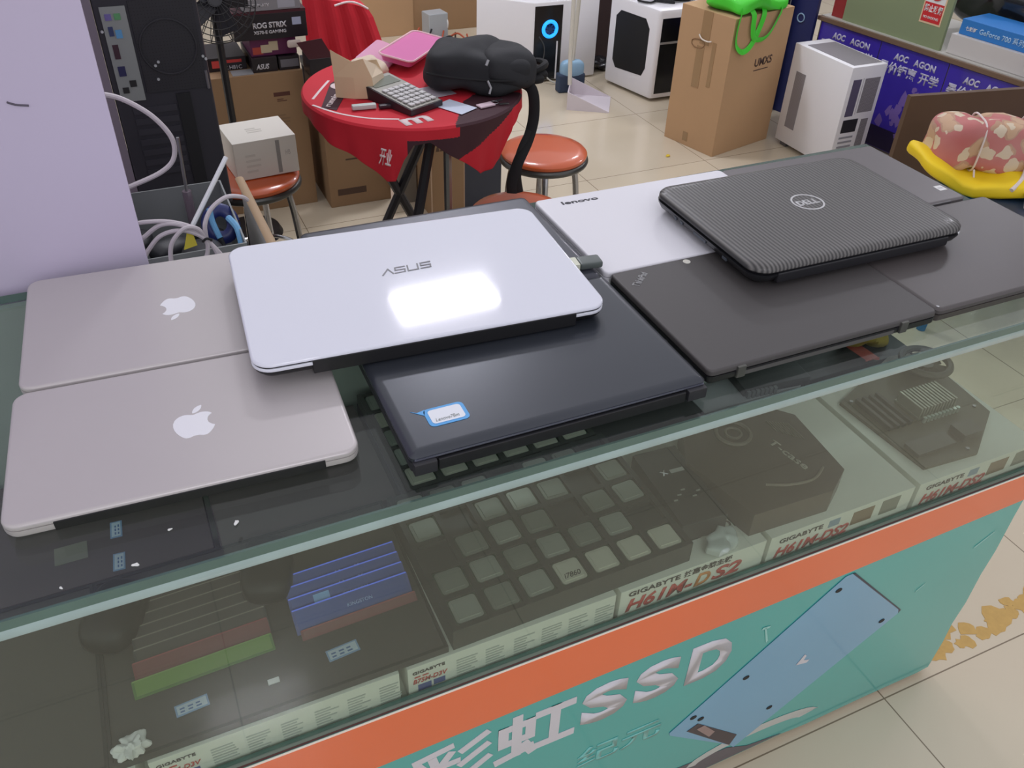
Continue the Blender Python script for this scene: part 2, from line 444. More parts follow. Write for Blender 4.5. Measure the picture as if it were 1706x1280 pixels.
# sea-green swoosh and slab picture
pflat('slab_picture', [(1.103, 0.470), (1.116, 0.4705), (1.278, 0.300), (1.280, 0.290), (0.985, 0.060), (0.975, 0.075), (0.828, 0.206), (0.826, 0.214)],
      mat('slab_blue', (112, 164, 194), 0.16, coat=0.5, noise=0.08, nscale=4), 0.0008)
pflat('slab_end', [(1.116, 0.4705), (1.122, 0.4695), (1.283, 0.298), (1.280, 0.290), (1.276, 0.302)], mat('slab_dark', (44, 50, 66), 0.3), 0.001)
for px, pz in ((1.098, 0.440), (1.243, 0.288), (0.958, 0.290), (0.868, 0.233), (0.885, 0.218), (1.04, 0.152)):
    pflat('screw_mark', [(px + 0.0065 * math.cos(a * PI / 5), pz + 0.005 * math.sin(a * PI / 5)) for a in range(10)], INK, 0.0016)
pflat('slot_picture', [(0.862, 0.196), (0.882, 0.206), (0.982, 0.105), (0.972, 0.078)], mat('slot_dark', (62, 50, 56), 0.3), 0.0016)
pflat('slot_inset', [(0.882, 0.190), (0.897, 0.192), (0.925, 0.155), (0.915, 0.145)], mat('slot_in', (150, 126, 120), 0.3), 0.0024)
pflat('mark_picture', [(1.066, 0.262), (1.078, 0.285), (1.083, 0.279), (1.080, 0.268), (1.094, 0.262), (1.090, 0.256)], LETT, 0.0018)
sw = [(1.175 + 0.0, 0.066)] + [(1.03 + 0.145 * math.cos(math.radians(a)), 0.058 + 0.040 * math.sin(math.radians(a))) for a in range(10, 180, 14)]
sw += [(1.02 + 0.115 * math.cos(math.radians(a)), 0.055 + 0.022 * math.sin(math.radians(a))) for a in range(178, 5, -14)]
pflat('swoosh', sw, mat('swoosh', (188, 190, 184), 0.25), 0.0005)
pflat('base_band', [(0.62, 0.024), (0.62, 0.05), (0.86, 0.075), (0.97, 0.068), (1.02, 0.040), (1.10, 0.026)], mat('base_band', (92, 86, 92), 0.3), 0.0003)
def plet(s, x0, x1, z0, z1, m=LETT, bold=0.02, shear=0.0, name='lettering'):
    o = text(name, s, 1.0, m, poster, (x0, z0, 0.0027), (0, 0, 0), shear=shear, bold=bold, width=x1 - x0, height=z1 - z0, ext=0.0006)
    return o
def glyph(P, x0, x1, z0, z1, wd):
    strokes('lettering', P, wd, LETT, poster, (x0, z0, 0.0027), ext=0.0006, sc=(x1 - x0, z1 - z0))
glyph([[(0.50, 0.98), (0.08, 0.90)], [(0.10, 0.78), (0.15, 0.66)], [(0.28, 0.80), (0.30, 0.68)], [(0.50, 0.80), (0.42, 0.66)], [(0.02, 0.56), (0.58, 0.56)], [(0.30, 0.60), (0.30, 0.0)],
       [(0.27, 0.52), (0.03, 0.16)], [(0.33, 0.52), (0.57, 0.20)], [(0.97, 0.98), (0.68, 0.78)], [(0.98, 0.68), (0.66, 0.44)], [(1.0, 0.34), (0.58, 0.0)]], 0.398, 0.506, 0.340, 0.436, 0.0125)
glyph([[(0.05, 0.82), (0.42, 0.82), (0.42, 0.45), (0.05, 0.45), (0.05, 0.82)], [(0.235, 1.0), (0.235, 0.10)], [(0.0, 0.05), (0.42, 0.15)], [(0.36, 0.26), (0.45, 0.04)],
       [(0.55, 0.90), (0.98, 0.90)], [(0.765, 0.90), (0.765, 0.10)], [(0.52, 0.08), (1.0, 0.08)]], 0.524, 0.634, 0.340, 0.436, 0.0155)
plet('S', 0.650, 0.727, 0.345, 0.437, bold=0.05)
plet('S', 0.738, 0.815, 0.345, 0.437, bold=0.05)
plet('D', 0.830, 0.908, 0.343, 0.437, bold=0.05)
plet('纪元', 0.655, 0.805, 0.225, 0.278, mat('poster_faint', (112, 190, 184), 0.2, coat=0.5), bold=0.02)
for a, b, c, d in ((0.958, 0.413, 0.972, 0.411), (0.964, 0.412, 0.976, 0.372), (1.405, 0.40, 1.44, 0.425), (1.30, 0.335, 1.315, 0.348)):
    pflat('tape_scrap', [(a, b), (c, d), (c + 0.003, d + 0.004), (a + 0.002, b + 0.005)], mat('tape', (150, 205, 196), 0.3), 0.0006)

# glue left on the floor where another counter stood
bm = bmesh.new(); rnd = random.Random(3)
for k in range(34):
    t = k / 33.0
    cx = 1.50 + 0.62 * t + rnd.uniform(-0.012, 0.012); cy = 0.035 + 0.030 * t + rnd.uniform(-0.022, 0.026)
    r = rnd.uniform(0.008, 0.026) * (1.25 if t > 0.3 else 0.9)
    pts = []
    for a in range(11):
        q = r * rnd.uniform(0.55, 1.15); pts.append((cx + 1.3 * q * math.cos(2 * PI * a / 11), cy + q * math.sin(2 * PI * a / 11)))
    addpoly(bm, pts, 0.0, 0.0008 + 0.00002 * k)
tag(mk('glue_residue', bm, mat('old_glue', (196, 160, 92), 0.6, noise=0.15, nscale=60)), 'patches of old yellow glue on the floor tiles beyond the poster', 'glue residue', kind='stuff')

# ================================================================== LAPTOPS
APPLE = "M18.71 19.5c-.83 1.24-1.71 2.45-3.05 2.47-1.34.03-1.77-.79-3.29-.79-1.53 0-2 .77-3.27.82-1.31.05-2.3-1.32-3.14-2.53C4.25 17 2.94 12.45 4.7 9.39c.87-1.52 2.43-2.48 4.12-2.51 1.28-.02 2.5.87 3.29.87.78 0 2.26-1.07 3.81-.91.65.03 2.47.26 3.64 1.98-.09.06-2.17 1.28-2.15 3.81.03 3.02 2.65 4.03 2.68 4.04-.03.07-.42 1.44-1.38 2.83M13 3.5c.73-.83 1.94-1.46 2.94-1.5.13 1.17-.34 2.35-1.04 3.19-.69.85-1.83 1.51-2.95 1.42-.15-1.15.41-2.35 1.05-3.11z"
def svg(path, n=5):
    import re
    tok = re.findall(r'[MmCcLlZz]|-?\d*\.?\d+', path); i = 0; cur = Vector((0, 0)); out = []; sub = []; cmd = None
    def num():
        nonlocal i
        v = float(tok[i]); i += 1; return v
    while i < len(tok):
        if tok[i].isalpha(): cmd = tok[i]; i += 1
        if cmd in 'Zz': continue
        if cmd == 'M':
            if sub: out.append(sub)
            cur = Vector((num(), num())); sub = [cur.copy()]
        elif cmd in 'Cc':
            p = [Vector((num(), num())) for _ in range(3)]
            if cmd == 'c': p = [q + cur for q in p]
            for k in range(1, n + 1):
                t = k / n; sub.append(cur * (1 - t) ** 3 + 3 * p[0] * t * (1 - t) ** 2 + 3 * p[1] * t * t * (1 - t) + p[2] * t ** 3)
            cur = p[2]
    out.append(sub); return out
def apple_logo(parent, x, y, z, h, rz=0.0):
    bm = bmesh.new(); s = h / 20.0
    for sub in svg(APPLE):
        pts = [((p.x - 12) * s, -(p.y - 12) * s) for p in sub]
        cl = [pts[0]]
        for q in pts[1:]:
            if (q[0] - cl[-1][0]) ** 2 + (q[1] - cl[-1][1]) ** 2 > 1e-10: cl.append(q)
        if (cl[0][0] - cl[-1][0]) ** 2 + (cl[0][1] - cl[-1][1]) ** 2 < 1e-10: cl.pop()
        addpoly(bm, cl, 0, 0.0004)
    return mk('logo', bm, LOGO_W, parent, (x, y, z), (0, 0, rz))

def silver_laptop(label, x, y, rz, W_, D_, logo_flip, hinge):
    t = thing('laptop', label, 'laptop', (x, y, HF + 0.0002), rz, None)
    base = slab('base', W_, D_, [(0.006, 0.0), (0.001, 0.0015), (0.0, 0.004), (0.0, 0.0088)], 0.016, SILVER, t)
    lid = slab('lid', W_, D_, [(0.0003, 0.0094), (0.0, 0.0100), (0.0, 0.0132), (0.0012, 0.0150), (0.004, 0.0160)], 0.016, SILVER, t, seg=8)
    slab('screen_seal', W_ - 0.006, D_ - 0.006, [(0, 0.0087), (0, 0.0095)], 0.014, BLACK_PL, t, (0.003, 0.003, 0))
    if hinge == 'near': box('hinge_cover', (0.043, W_ - 0.036, -0.0012, 0.006, 0.0012, 0.0118), mat('hinge_black', (20, 20, 23), 0.5), t, bev=0.0008)['label'] = 'black hinge cover'
    else: box('hinge_cover', (0.043, W_ - 0.043, D_ - 0.006, D_ + 0.0012, 0.0012, 0.0118), mat('hinge_black', (20, 20, 23), 0.5), t, bev=0.0008)['label'] = 'black hinge cover'
    apple_logo(lid, W_ * (0.535 if hinge == 'near' else 0.53), D_ * 0.475, 0.0160, 0.050, PI if logo_flip else 0.0)['label'] = 'white apple shaped logo'
    for k, (fx, fy) in enumerate(((0.03, 0.03), (W_ - 0.03, 0.03), (0.03, D_ - 0.03), (W_ - 0.03, D_ - 0.03))):
        bm = bmesh.new(); addcyl(bm, fx, fy, -0.0001, 0.0011, 0.006, seg=16); mk('foot', bm, BLACK_PL, t)
    return t
silver_laptop('silver laptop nearest the camera at the left end, its apple logo upright', 0.0675, 0.0925, -0.0554, 0.326, 0.2045, False, 'near')
silver_laptop('silver laptop behind the other silver one, its apple logo upside down', 0.0833, 0.3021, -0.0532, 0.325, 0.2357, True, 'far')

# white glossy laptop
ta = thing('laptop', 'glossy white laptop lying on top of two dark ones and over the silver ones', 'laptop', (0.5327 , 0.3228, HF + 0.0265), -0.0725)
aw, ad = 0.414, 0.270
WL = mat('white_lid', (226, 228, 240), 0.035, coat=0.35, spec=0.5)
g = bpy.data.objects.new
def sub_slab(name, m, prof, r, par, w_, d_, seg=8): return slab(name, w_, d_, prof, r, m, par, seg=seg, off=(-w_ / 2, -d_ / 2))
sub_slab('base', BLACK_PL, [(0.016, 0.0), (0.008, 0.002), (0.002, 0.008), (0.001, 0.0115)], 0.022, ta, aw, ad)
sub_slab('deck', mat('white_deck', (222, 224, 234), 0.3), [(0.001, 0.0117), (0.0, 0.0125), (0.0, 0.0148), (0.001, 0.0158)], 0.022, ta, aw, ad)
sub_slab('screen_bezel', BLACK_PL, [(0.002, 0.0160), (0.0015, 0.0178)], 0.02, ta, aw, ad)
alid = sub_slab('lid', WL, [(0.0008, 0.0179), (0.0, 0.0187), (0.0, 0.0205), (0.0012, 0.0221), (0.003, 0.0226)], 0.022, ta, aw, ad)
box('hinge_cover', (-aw / 2 + 0.062, aw / 2 - 0.042, -ad / 2 - 0.0012, -ad / 2 + 0.01, 0.0015, 0.0186), mat('hinge_black', (20, 20, 23), 0.5), ta, bev=0.001)['label'] = 'black hinge cover'
A = [[(0, 0), (0.62, 1.0)], [(0.62, 1.0), (0.86, 0.0)]]
def shp(dx, P): return [(x + dx, y) for x, y in P]
S_ = [(0.0, 0.0), (0.78, 0.0), (0.88, 0.48), (0.10, 0.52), (0.18, 1.0), (0.95, 1.0)]
U_ = [(0.14, 1.0), (0.0, 0.0), (0.82, 0.0), (0.96, 1.0)]
strokes('logo', A + [shp(1.02, S_), shp(2.08, U_), shp(3.14, S_)], 0.0018, mat('logo_grey_dark', (112, 112, 118), 0.4), alid, (-0.033, 0.0085, 0.0226), (0, 0, 0.06), sc=(0.0158, 0.0125))['label'] = 'grey maker lettering'

# black laptop in front, with a blue label
NAVY = mat('black_lid_navy', (56, 60, 68), 0.30, coat=0.25, metal=0.35)
td = thing('laptop', 'wide black laptop at the front of the counter with a blue bordered price label', 'laptop', (0.4314, 0.0334, HF + 0.0002), -0.0085)
dw, dd = 0.3452, 0.242
slab('base', dw, dd, [(0.006, 0.0), (0.001, 0.004), (0.0, 0.016)], 0.006, DARK_PL, td)
box('hinge_cover', (0.028, dw - 0.028, -0.004, 0.003, 0.003, 0.0165), BLACK_PL, td, bev=0.001)
box('hinge', (0.002, 0.026, -0.0062, 0.003, 0.004, 0.018), DARK_PL, td, bev=0.001)
box('hinge', (dw - 0.026, dw - 0.002, -0.0062, 0.003, 0.004, 0.018), DARK_PL, td, bev=0.001)
dl = slab('lid', dw, dd, [(0.001, 0.0165), (0.0, 0.0175), (0.0, 0.0215), (0.0025, 0.0238), (0.006, 0.0253), (0.012, 0.0260)], 0.007, NAVY, td, seg=8)
box('edge_trim', (0.004, dw - 0.004, -0.0006, 0.0012, 0.0185, 0.0205), mat('trim_bright', (150, 154, 172), 0.25, metal=0.8), td)
lb = slab('label', 0.044, 0.029, [(0, 0), (0, 0.0004)], 0.006, mat('label_blue', (70, 160, 226), 0.4), dl, (0.0335, 0.034, 0.0261), (0, 0, 0.0)); lb['label'] = 'blue bordered price label'
poly('label_tail', [(0.000, 0.020), (-0.012, 0.031), (-0.006, 0.027), (0.003, 0.029)], 0, 0.0004, MATS['label_blue'], dl, (0.0335, 0.034, 0.0261))
slab('label_field', 0.036, 0.022, [(0, 0), (0, 0.0003)], 0.004, mat('label_field', (232, 236, 244), 0.5), dl, (0.0375, 0.0375, 0.0266))
text('writing', 'Lenovo7Bm', 0.01, GREYINK, dl, (0.0415, 0.040, 0.0270), (0, 0, 0.02), shear=0.3, width=0.026, height=0.005, ext=0.0002)

# second black laptop behind it, almost hidden
te = thing('laptop', 'dark laptop mostly hidden under the far side of the glossy white one', 'laptop', (0.435, 0.278, HF + 0.0002), -0.015)
slab('base', 0.342, 0.247, [(0.006, 0.0), (0.001, 0.004), (0.0, 0.015)], 0.008, DARK_PL, te)
slab('lid', 0.342, 0.247, [(0.001, 0.0155), (0.0, 0.0165), (0.0, 0.021), (0.003, 0.0238), (0.010, 0.0250)], 0.009, mat('slate_lid', (62, 64, 74), 0.35, coat=0.2, metal=0.3), te)
box('port_block', (0.335, 0.3435, 0.02, 0.235, 0.005, 0.014), BLACK_PL, te)
tu = thing('usb_stick', 'small grey and cream memory stick lying beside the white laptop lid', 'memory stick', (0.744, 0.302, HF + 0.0254), -0.12)
box('body', (0.012, 0.044, -0.011, 0.011, 0.0, 0.010), mat('stick_grey', (92, 100, 98), 0.35), tu, bev=0.003)
box('cap', (0.0, 0.0118, -0.0105, 0.0105, 0.0003, 0.0095), mat('stick_cream', (222, 224, 204), 0.35), tu, bev=0.001)

# white flat laptop
tl = thing('laptop', 'matt white laptop behind, its right half under the big ribbed black one', 'laptop', (0.786, 0.277, HF + 0.0002), -0.012)
WM = mat('white_matt_lid', (226, 225, 232), 0.4)
slab('base', 0.336, 0.228, [(0.004, 0.0), (0.0, 0.003), (0.0, 0.0125)], 0.008, WM, tl)
slab('screen_seal', 0.332, 0.224, [(0, 0.0126), (0, 0.0134)], 0.007, BLACK_PL, tl, (0.002, 0.002, 0))
ll = slab('lid', 0.336, 0.228, [(0.0005, 0.0135), (0.0, 0.0142), (0.0, 0.0190), (0.001, 0.0208), (0.003, 0.0216)], 0.009, WM, tl, seg=8)
text('logo', 'lenovo', 0.02, mat('logo_dark', (70, 70, 76), 0.4), ll, (0.036, 0.200, 0.0217), (0, 0, -0.02), bold=0.02, width=0.060, height=0.0095)

# matt black laptop with corner logo
tt = thing('laptop', 'matt black front laptop with a slanted logo in its far left corner', 'laptop', (0.7891, 0.0429, HF + 0.0002), -0.0048)
tw, tdp = 0.3459, 0.2318
MB_ = mat('matt_black', (74, 71, 71), 0.48, bump=0.05, bscale=900)
tb = slab('base', tw, tdp, [(0.010, 0.0), (0.002, 0.003), (0.0, 0.006), (0.0, 0.0130)], 0.007, BLACK_PL, tt)
box('port', (-0.0003, 0.0012, 0.030, 0.046, 0.005, 0.0085), mat('port_grey', (120, 120, 126), 0.4, metal=0.6), tb)
box('port', (-0.0003, 0.0012, 0.085, 0.09, 0.006, 0.009), mat('port_grey', (120, 120, 126)), tb)
tlid = slab('lid', tw, tdp, [(0.001, 0.0136), (0.0, 0.0145), (0.0, 0.0195), (0.0012, 0.0212), (0.003, 0.0218)], 0.008, MB_, tt, seg=8)
for hx in (0.038, tw - 0.062):
    box('hinge', (hx, hx + 0.012, -0.003, 0.004, 0.004, 0.0200), mat('hinge_grey', (96, 96, 92), 0.4, metal=0.5), tt, bev=0.0012)['label'] = 'grey metal hinge'
box('edge_trim', (0.05, tw - 0.07, -0.0008, 0.003, 0.005, 0.0105), mat('edge_grey', (86, 84, 84), 0.4), tt)
text('logo', 'ThinkPad', 0.01, mat('logo_tp', (158, 158, 160), 0.35), tlid, (0.0190, 0.188, 0.0219), (0, 0, 0.72), bold=0.03, width=0.038, height=0.010)
bm = bmesh.new(); addcyl(bm, 0.1135, 0.2215, 0.0218, 0.0224, 0.0052, seg=24); mk('sticker', bm, mat('dot_cream', (208, 206, 196), 0.5), tlid)['label'] = 'small round cream sticker'

# grey flat laptop behind right
t8 = thing('laptop', 'flat grey laptop at the back right with a white square label near its corner', 'laptop', (1.124, 0.2835, HF + 0.0002), -0.012)
G8 = mat('grey_lid', (104, 99, 101), 0.42, noise=0.03, nscale=20)
slab('base', 0.316, 0.218, [(0.004, 0.0), (0.0, 0.003), (0.0, 0.0110)], 0.006, DARK_PL, t8)
l8 = slab('lid', 0.316, 0.218, [(0.001, 0.0114), (0.0, 0.012), (0.0, 0.0165), (0.002, 0.0184), (0.005, 0.0196)], 0.008, G8, t8, seg=8)
box('hinge_bar', (0.03, 0.285, -0.0015, 0.012, 0.004, 0.0175), mat('hinge_bar', (84, 82, 84), 0.35), t8, bev=0.002)
sl = box('sticker', (0.291, 0.306, 0.030, 0.046, 0.0196, 0.0200), mat('sticker_w', (226, 226, 226), 0.5), l8); sl['label'] = 'small white square label'
box('sticker_mark', (0.294, 0.303, 0.036, 0.040, 0.02, 0.0202), mat('sticker_m', (190, 190, 194), 0.5), l8)

# thin dark grey laptop far right
t9 = thing('laptop', 'thin plain dark grey laptop at the far right end of the counter', 'laptop', (1.1375, 0.0435, HF + 0.0002), -0.006)
G9 = mat('grey_lid_dark', (80, 75, 75), 0.42, noise=0.03, nscale=20)
slab('base', 0.330, 0.230, [(0.006, 0.0), (0.001, 0.003), (0.0, 0.0115)], 0.006, mat('base_taupe', (74, 68, 66), 0.45), t9)
slab('lid', 0.330, 0.230, [(0.001, 0.0120), (0.0, 0.0128), (0.0, 0.0175), (0.002, 0.0195), (0.005, 0.0206)], 0.010, G9, t9, seg=8)
bm = bmesh.new(); addcyl(bm, 0.0065, 0.008, 0.0195, 0.0207, 0.0022, seg=12); mk('screw', bm, STEEL, t9)

# big ribbed black laptop on top
tdl = thing('laptop', 'thick black laptop with a ribbed lid and ringed logo, lying on top of others', 'laptop', (1.1228, 0.2912, HF + 0.0222), -0.0175)
lw, ldp = 0.363, 0.259
DBODY = mat('dell_body', (28, 29, 33), 0.35, coat=0.2)
DLID = mat_stripes('ribbed_lid', (50, 49, 50), (108, 106, 104), 52.0, 'X', 0.4, coat=0.12, bumpd=0.0004)
db = sub_slab('base', DBODY, [(0.030, 0.0), (0.016, 0.002), (0.005, 0.009), (0.001, 0.016), (0.0, 0.0195)], 0.026, tdl, lw, ldp)
sub_slab('bezel', mat('dell_bezel', (20, 20, 24), 0.3), [(0.003, 0.0197), (0.002, 0.0225)], 0.025, tdl, lw, ldp)
dlid = sub_slab('lid', DLID, [(0.001, 0.0227), (0.0, 0.0240), (0.0003, 0.0275), (0.003, 0.0305), (0.008, 0.0322), (0.016, 0.0330)], 0.028, tdl, lw, ldp)
box('hinge_cover', (-lw / 2 + 0.035, lw / 2 - 0.035, -ldp / 2 - 0.001, -ldp / 2 + 0.012, 0.006, 0.0215), mat('dell_hinge', (34, 34, 38), 0.3), tdl, bev=0.003)
for k, (py, pl, pz) in enumerate(((0.066, 0.006, 0.0115), (0.050, 0.006, 0.0115), (0.015, 0.030, 0.012), (-0.055, 0.010, 0.011))):
    box('port', (-lw / 2 + 0.0008, -lw / 2 + 0.004, py - pl, py, pz, pz + 0.004), mat('port_dark', (70, 76, 84), 0.4), db)
bm = bmesh.new()
for i in range(48):
    a0 = 2 * PI * i / 48; a1 = 2 * PI * (i + 1) / 48
    addpoly(bm, [(0.0245 * math.cos(a0), 0.0245 * math.sin(a0)), (0.0245 * math.cos(a1), 0.0245 * math.sin(a1)), (0.0218 * math.cos(a1), 0.0218 * math.sin(a1)), (0.0218 * math.cos(a0), 0.0218 * math.sin(a0))], 0, 0.0006)
LDELL = mat('logo_silver', (206, 206, 208), 0.3, metal=0.4)
mk('logo_ring', bm, LDELL, dlid, (0.0055, 0.0075, 0.033))
text('logo', 'DELL', 0.01, LDELL, dlid, (0.0055, 0.0075, 0.0330), (0, 0, 0.0), bold=0.05, width=0.037, height=0.0145, align='CENTER')

# crumbs on the glass
for k, (cx, cy, s) in enumerate(((0.172, 0.020, 0.0032), (0.262, 0.037, 0.0035), (0.112, 0.018, 0.002), (0.205, 0.052, 0.0022))):
    o = superbox('paper_crumb', s, s * 0.5, s * 0.35, PAPER_W, None, (cx, cy, HF + s * 0.35), (0, 0, k * 1.1), e=0.8, lump=s * 0.5, sc=400, n=8)
    tag(o, 'tiny white paper crumb on the bare glass in front of the nearest silver laptop', 'paper scrap', 'paper crumbs on the glass')
# ================================================================== GOODS INSIDE THE COUNTER
BOXW = mat('mainboard_box', (222, 226, 216), 0.55, noise=0.03, nscale=20)
RINK = mat('red_ink', (196, 58, 50), 0.5); OINK = mat('orange_ink', (214, 136, 56), 0.5); BINK = mat('blue_ink', (70, 84, 150), 0.5)
def board_box(label, x0, x1, kind, y0=0.0175, dep=0.262, h=0.062, z=DZ, cat='mainboard box'):
    t = thing('mainboard_box', label, cat, (x0, y0, z), 0.0, 'white mainboard boxes on the deck')
    W_ = x1 - x0
    o = box('carton', (0, W_, 0, dep, 0, h), BOXW, t, bev=0.001)
    if kind == 'big':
        text('brand', 'GIGABYTE', 0.012, INK, o, (0.012, -0.0004, 0.0475), FRONT, bold=0.02, width=0.080, height=0.0095)
        text('brand', '技嘉金牌主板', 0.012, INK, o, (0.098, -0.0004, 0.0465), FRONT, bold=0.02, width=0.078, height=0.012)
        text('model', 'H61M-', 0.02, RINK, o, (0.010, -0.0004, 0.017), FRONT, bold=0.03, shear=0.25, width=0.105, height=0.025)
        text('model', 'D', 0.02, OINK, o, (0.118, -0.0004, 0.0175), FRONT, bold=0.03, shear=0.25, width=0.026, height=0.025)
        text('model', 'S2', 0.02, RINK, o, (0.147, -0.0004, 0.0175), FRONT, bold=0.03, shear=0.25, width=0.048, height=0.025)
    elif kind == 'mid':
        text('brand', 'GIGABYTE', 0.012, INK, o, (0.016, -0.0004, 0.044), FRONT, bold=0.02, width=0.078, height=0.009)
        text('model', 'H61M-DS2', 0.02, RINK, o, (0.013, -0.0004, 0.015), FRONT, bold=0.03, shear=0.25, width=0.134, height=0.021)
        box('picture', (0.105, 0.125, -0.0005, 0.0, 0.040, 0.054), mat('pic_blue', (120, 150, 170), 0.5), o)
        box('picture', (0.150, 0.190, -0.0005, 0.0, 0.026, 0.053), mat('pic_brown', (120, 100, 70), 0.5), o)
        box('picture', (0.205, 0.240, -0.0005, 0.0, 0.026, 0.055), mat('pic_grey', (120, 126, 112), 0.5), o)
    elif kind == 'text':
        text('brand', 'GIGABYTE', 0.01, INK, o, (0.006, -0.0004, 0.048), FRONT, bold=0.02, width=0.041, height=0.0055)
        text('model', 'B75M-D3V', 0.01, RINK, o, (0.006, -0.0004, 0.0295), FRONT, bold=0.02, shear=0.2, width=0.044, height=0.0085)
        small_print('small_print', 0.02, 0.005, RINK, o, (0.008, -0.0004, 0.041), FRONT, rows=1, cols=2, seed=5)
        box('badge', (0.012, 0.029, -0.0005, 0, 0.013, 0.025), BINK, o)
        box('badge', (0.032, 0.047, -0.0005, 0, 0.015, 0.025), BINK, o)
        for c in range(6):
            small_print('small_print', 0.032, 0.036, mat('pale_ink', (176, 184, 178), 0.6), o, (0.062 + c * 0.0385, -0.0003, 0.014), FRONT, rows=7, seed=c + int(x0 * 50))
    elif kind == 'back':
        for c in range(6):
            small_print('small_print', 0.036, 0.036, mat('pale_ink', (176, 184, 178), 0.6), o, (0.012 + c * 0.044, -0.0003, 0.014), FRONT, rows=7, seed=c + 20)
    return t
board_box('white mainboard box in the case at the far left, crumpled paper on its end', -0.170, 0.106, 'back')
board_box('white mainboard box with small print, leftmost one bearing brand lettering', 0.118, 0.398, 'text')
board_box('white mainboard box with small print under the near tray of processors', 0.408, 0.692, 'text')
b2 = board_box('white mainboard box with large red model letters, right of the small print boxes', 0.699, 0.932, 'big')
o = [c for c in b2.children][0]
text('brand', 'GIGABYTE', 0.02, INK, o, (0.227, 0.055, 0.0623), (0, 0, PI), bold=0.02, width=0.105, height=0.015)
text('brand', '金牌主板', 0.02, mat('ink_soft', (90, 94, 90), 0.6), o, (0.200, 0.085, 0.0623), (0, 0, PI), bold=0.02, width=0.07, height=0.014)
board_box('white mainboard box under the clipped dark carton, coloured pictures on its front', 0.940, 1.206, 'mid')
board_box('white mainboard box at the right end of the case, under the fanned circuit board', 1.216, 1.468, 'mid')
# crumpled paper end
tp = superbox('crumpled_paper', 0.016, 0.010, 0.009, PAPER_W, None, (0.108, 0.0300, DZ + 0.084), (0.1, 0.2, 0.3), e=0.9, lump=0.010, sc=170, n=20)
tag(tp, 'piece of crumpled white paper between the leftmost mainboard boxes', 'paper')
# second row of cartons deeper in the case
def row2(label, x0, x1, h, m, y0=0.29, y1=0.515):
    t = thing('stock_carton', label, 'carton', (x0, y0, DZ), 0, 'cartons in the back row of the case')
    box('carton', (0, x1 - x0, 0, y1 - y0, 0, h), m, t, bev=0.001)
    return t
DBOX = mat('dark_carton', (92, 80, 80), 0.55, noise=0.08, nscale=9)
TRAYM = mat('dark_tray', (74, 71, 67), 0.55, noise=0.06, nscale=8)
row2('brown black carton in the back row at the left end of the case', -0.40, 0.232, 0.070, DBOX)
row2('brown black carton in the back row behind the blue memory modules', 0.240, 0.486, 0.066, DBOX)
row2('black carton in the back row under the far tray of processors', 0.492, 0.80, 0.066, mat('violet_black', (44, 42, 56), 0.5))
row2('black carton in the back row right of the far processor tray', 0.808, 1.01, 0.060, mat('soft_black', (40, 40, 42), 0.5))
row2('pale grey carton in the back row behind the clipped dark carton', 1.015, 1.215, 0.055, mat('pale_carton', (176, 176, 180), 0.5))
row2('grey black carton in the back row under the red ribbon', 1.222, 1.470, 0.060, mat('soft_black', (40, 40, 42), 0.5))
# price tags and beige label on the dark carton seen through the top glass
def price_tag(label, x, y, z, rz, w_=0.034, h_=0.013):
    t = thing('price_tag', label, 'price tag', (x, y, z), rz, None)
    box('card', (-w_ / 2, w_ / 2, -h_ / 2, h_ / 2, 0, 0.0008), mat('tag_blue', (140, 170, 206), 0.4), t)
    box('field', (-w_ / 2 + 0.002, w_ / 2 - 0.002, -h_ / 2 + 0.002, h_ / 2 - 0.002, 0.0008, 0.0011), mat('tag_white', (198, 214, 228), 0.4), t)
    small_print('writing', w_ - 0.010, h_ - 0.007, mat('tag_ink', (90, 120, 170), 0.5), t, (-w_ / 2 + 0.005, -h_ / 2 + 0.0035, 0.0011), (0, 0, 0), rows=2, cols=3, seed=4)
price_tag('upright blue price tag seen through the top glass, farther of the two', 0.117, 0.372, DZ + 0.0702, 1.52, 0.03, 0.015)
price_tag('upright blue price tag seen through the top glass, nearer of the two', 0.116, 0.312, DZ + 0.0702, 1.50, 0.03, 0.015)
tag(box('paper_label', (0.040, 0.080, 0.335, 0.366, DZ + 0.0702, DZ + 0.071), mat('label_beige', (132, 130, 116), 0.5)), 'beige paper label lying on the dark carton at the left of the case', 'label')

# dark display trays over the left boxes
def display_tray(label, x0, x1, y0, y1, z):
    t = thing('display_tray', label, 'tray', (x0, y0, z), 0, 'dark display trays in the case')
    box('mat', (0.004, x1 - x0 - 0.004, 0.004, y1 - y0 - 0.004, 0.001, 0.009), TRAYM, t)
    bm = bmesh.new(); W_ = x1 - x0; D_ = y1 - y0
    for q in ((0, W_, 0, 0.004), (0, W_, D_ - 0.004, D_), (0, 0.004, 0.004, D_ - 0.004), (W_ - 0.004, W_, 0.004, D_ - 0.004)):
        addbox(bm, q[0], q[1], q[2], q[3], 0.0, 0.011)
    mk('rim', bm, mat('tray_rim', (38, 38, 38), 0.5), t)
    return t
ZT = DZ + 0.0622
display_tray('dark display tray in the left corner of the case, empty but for a black shape', -0.32, 0.0826, 0.022, 0.285, ZT)
display_tray('long dark display tray holding the rows of memory modules', 0.083, 0.462, 0.022, 0.285, ZT)
ZM = ZT + 0.0092
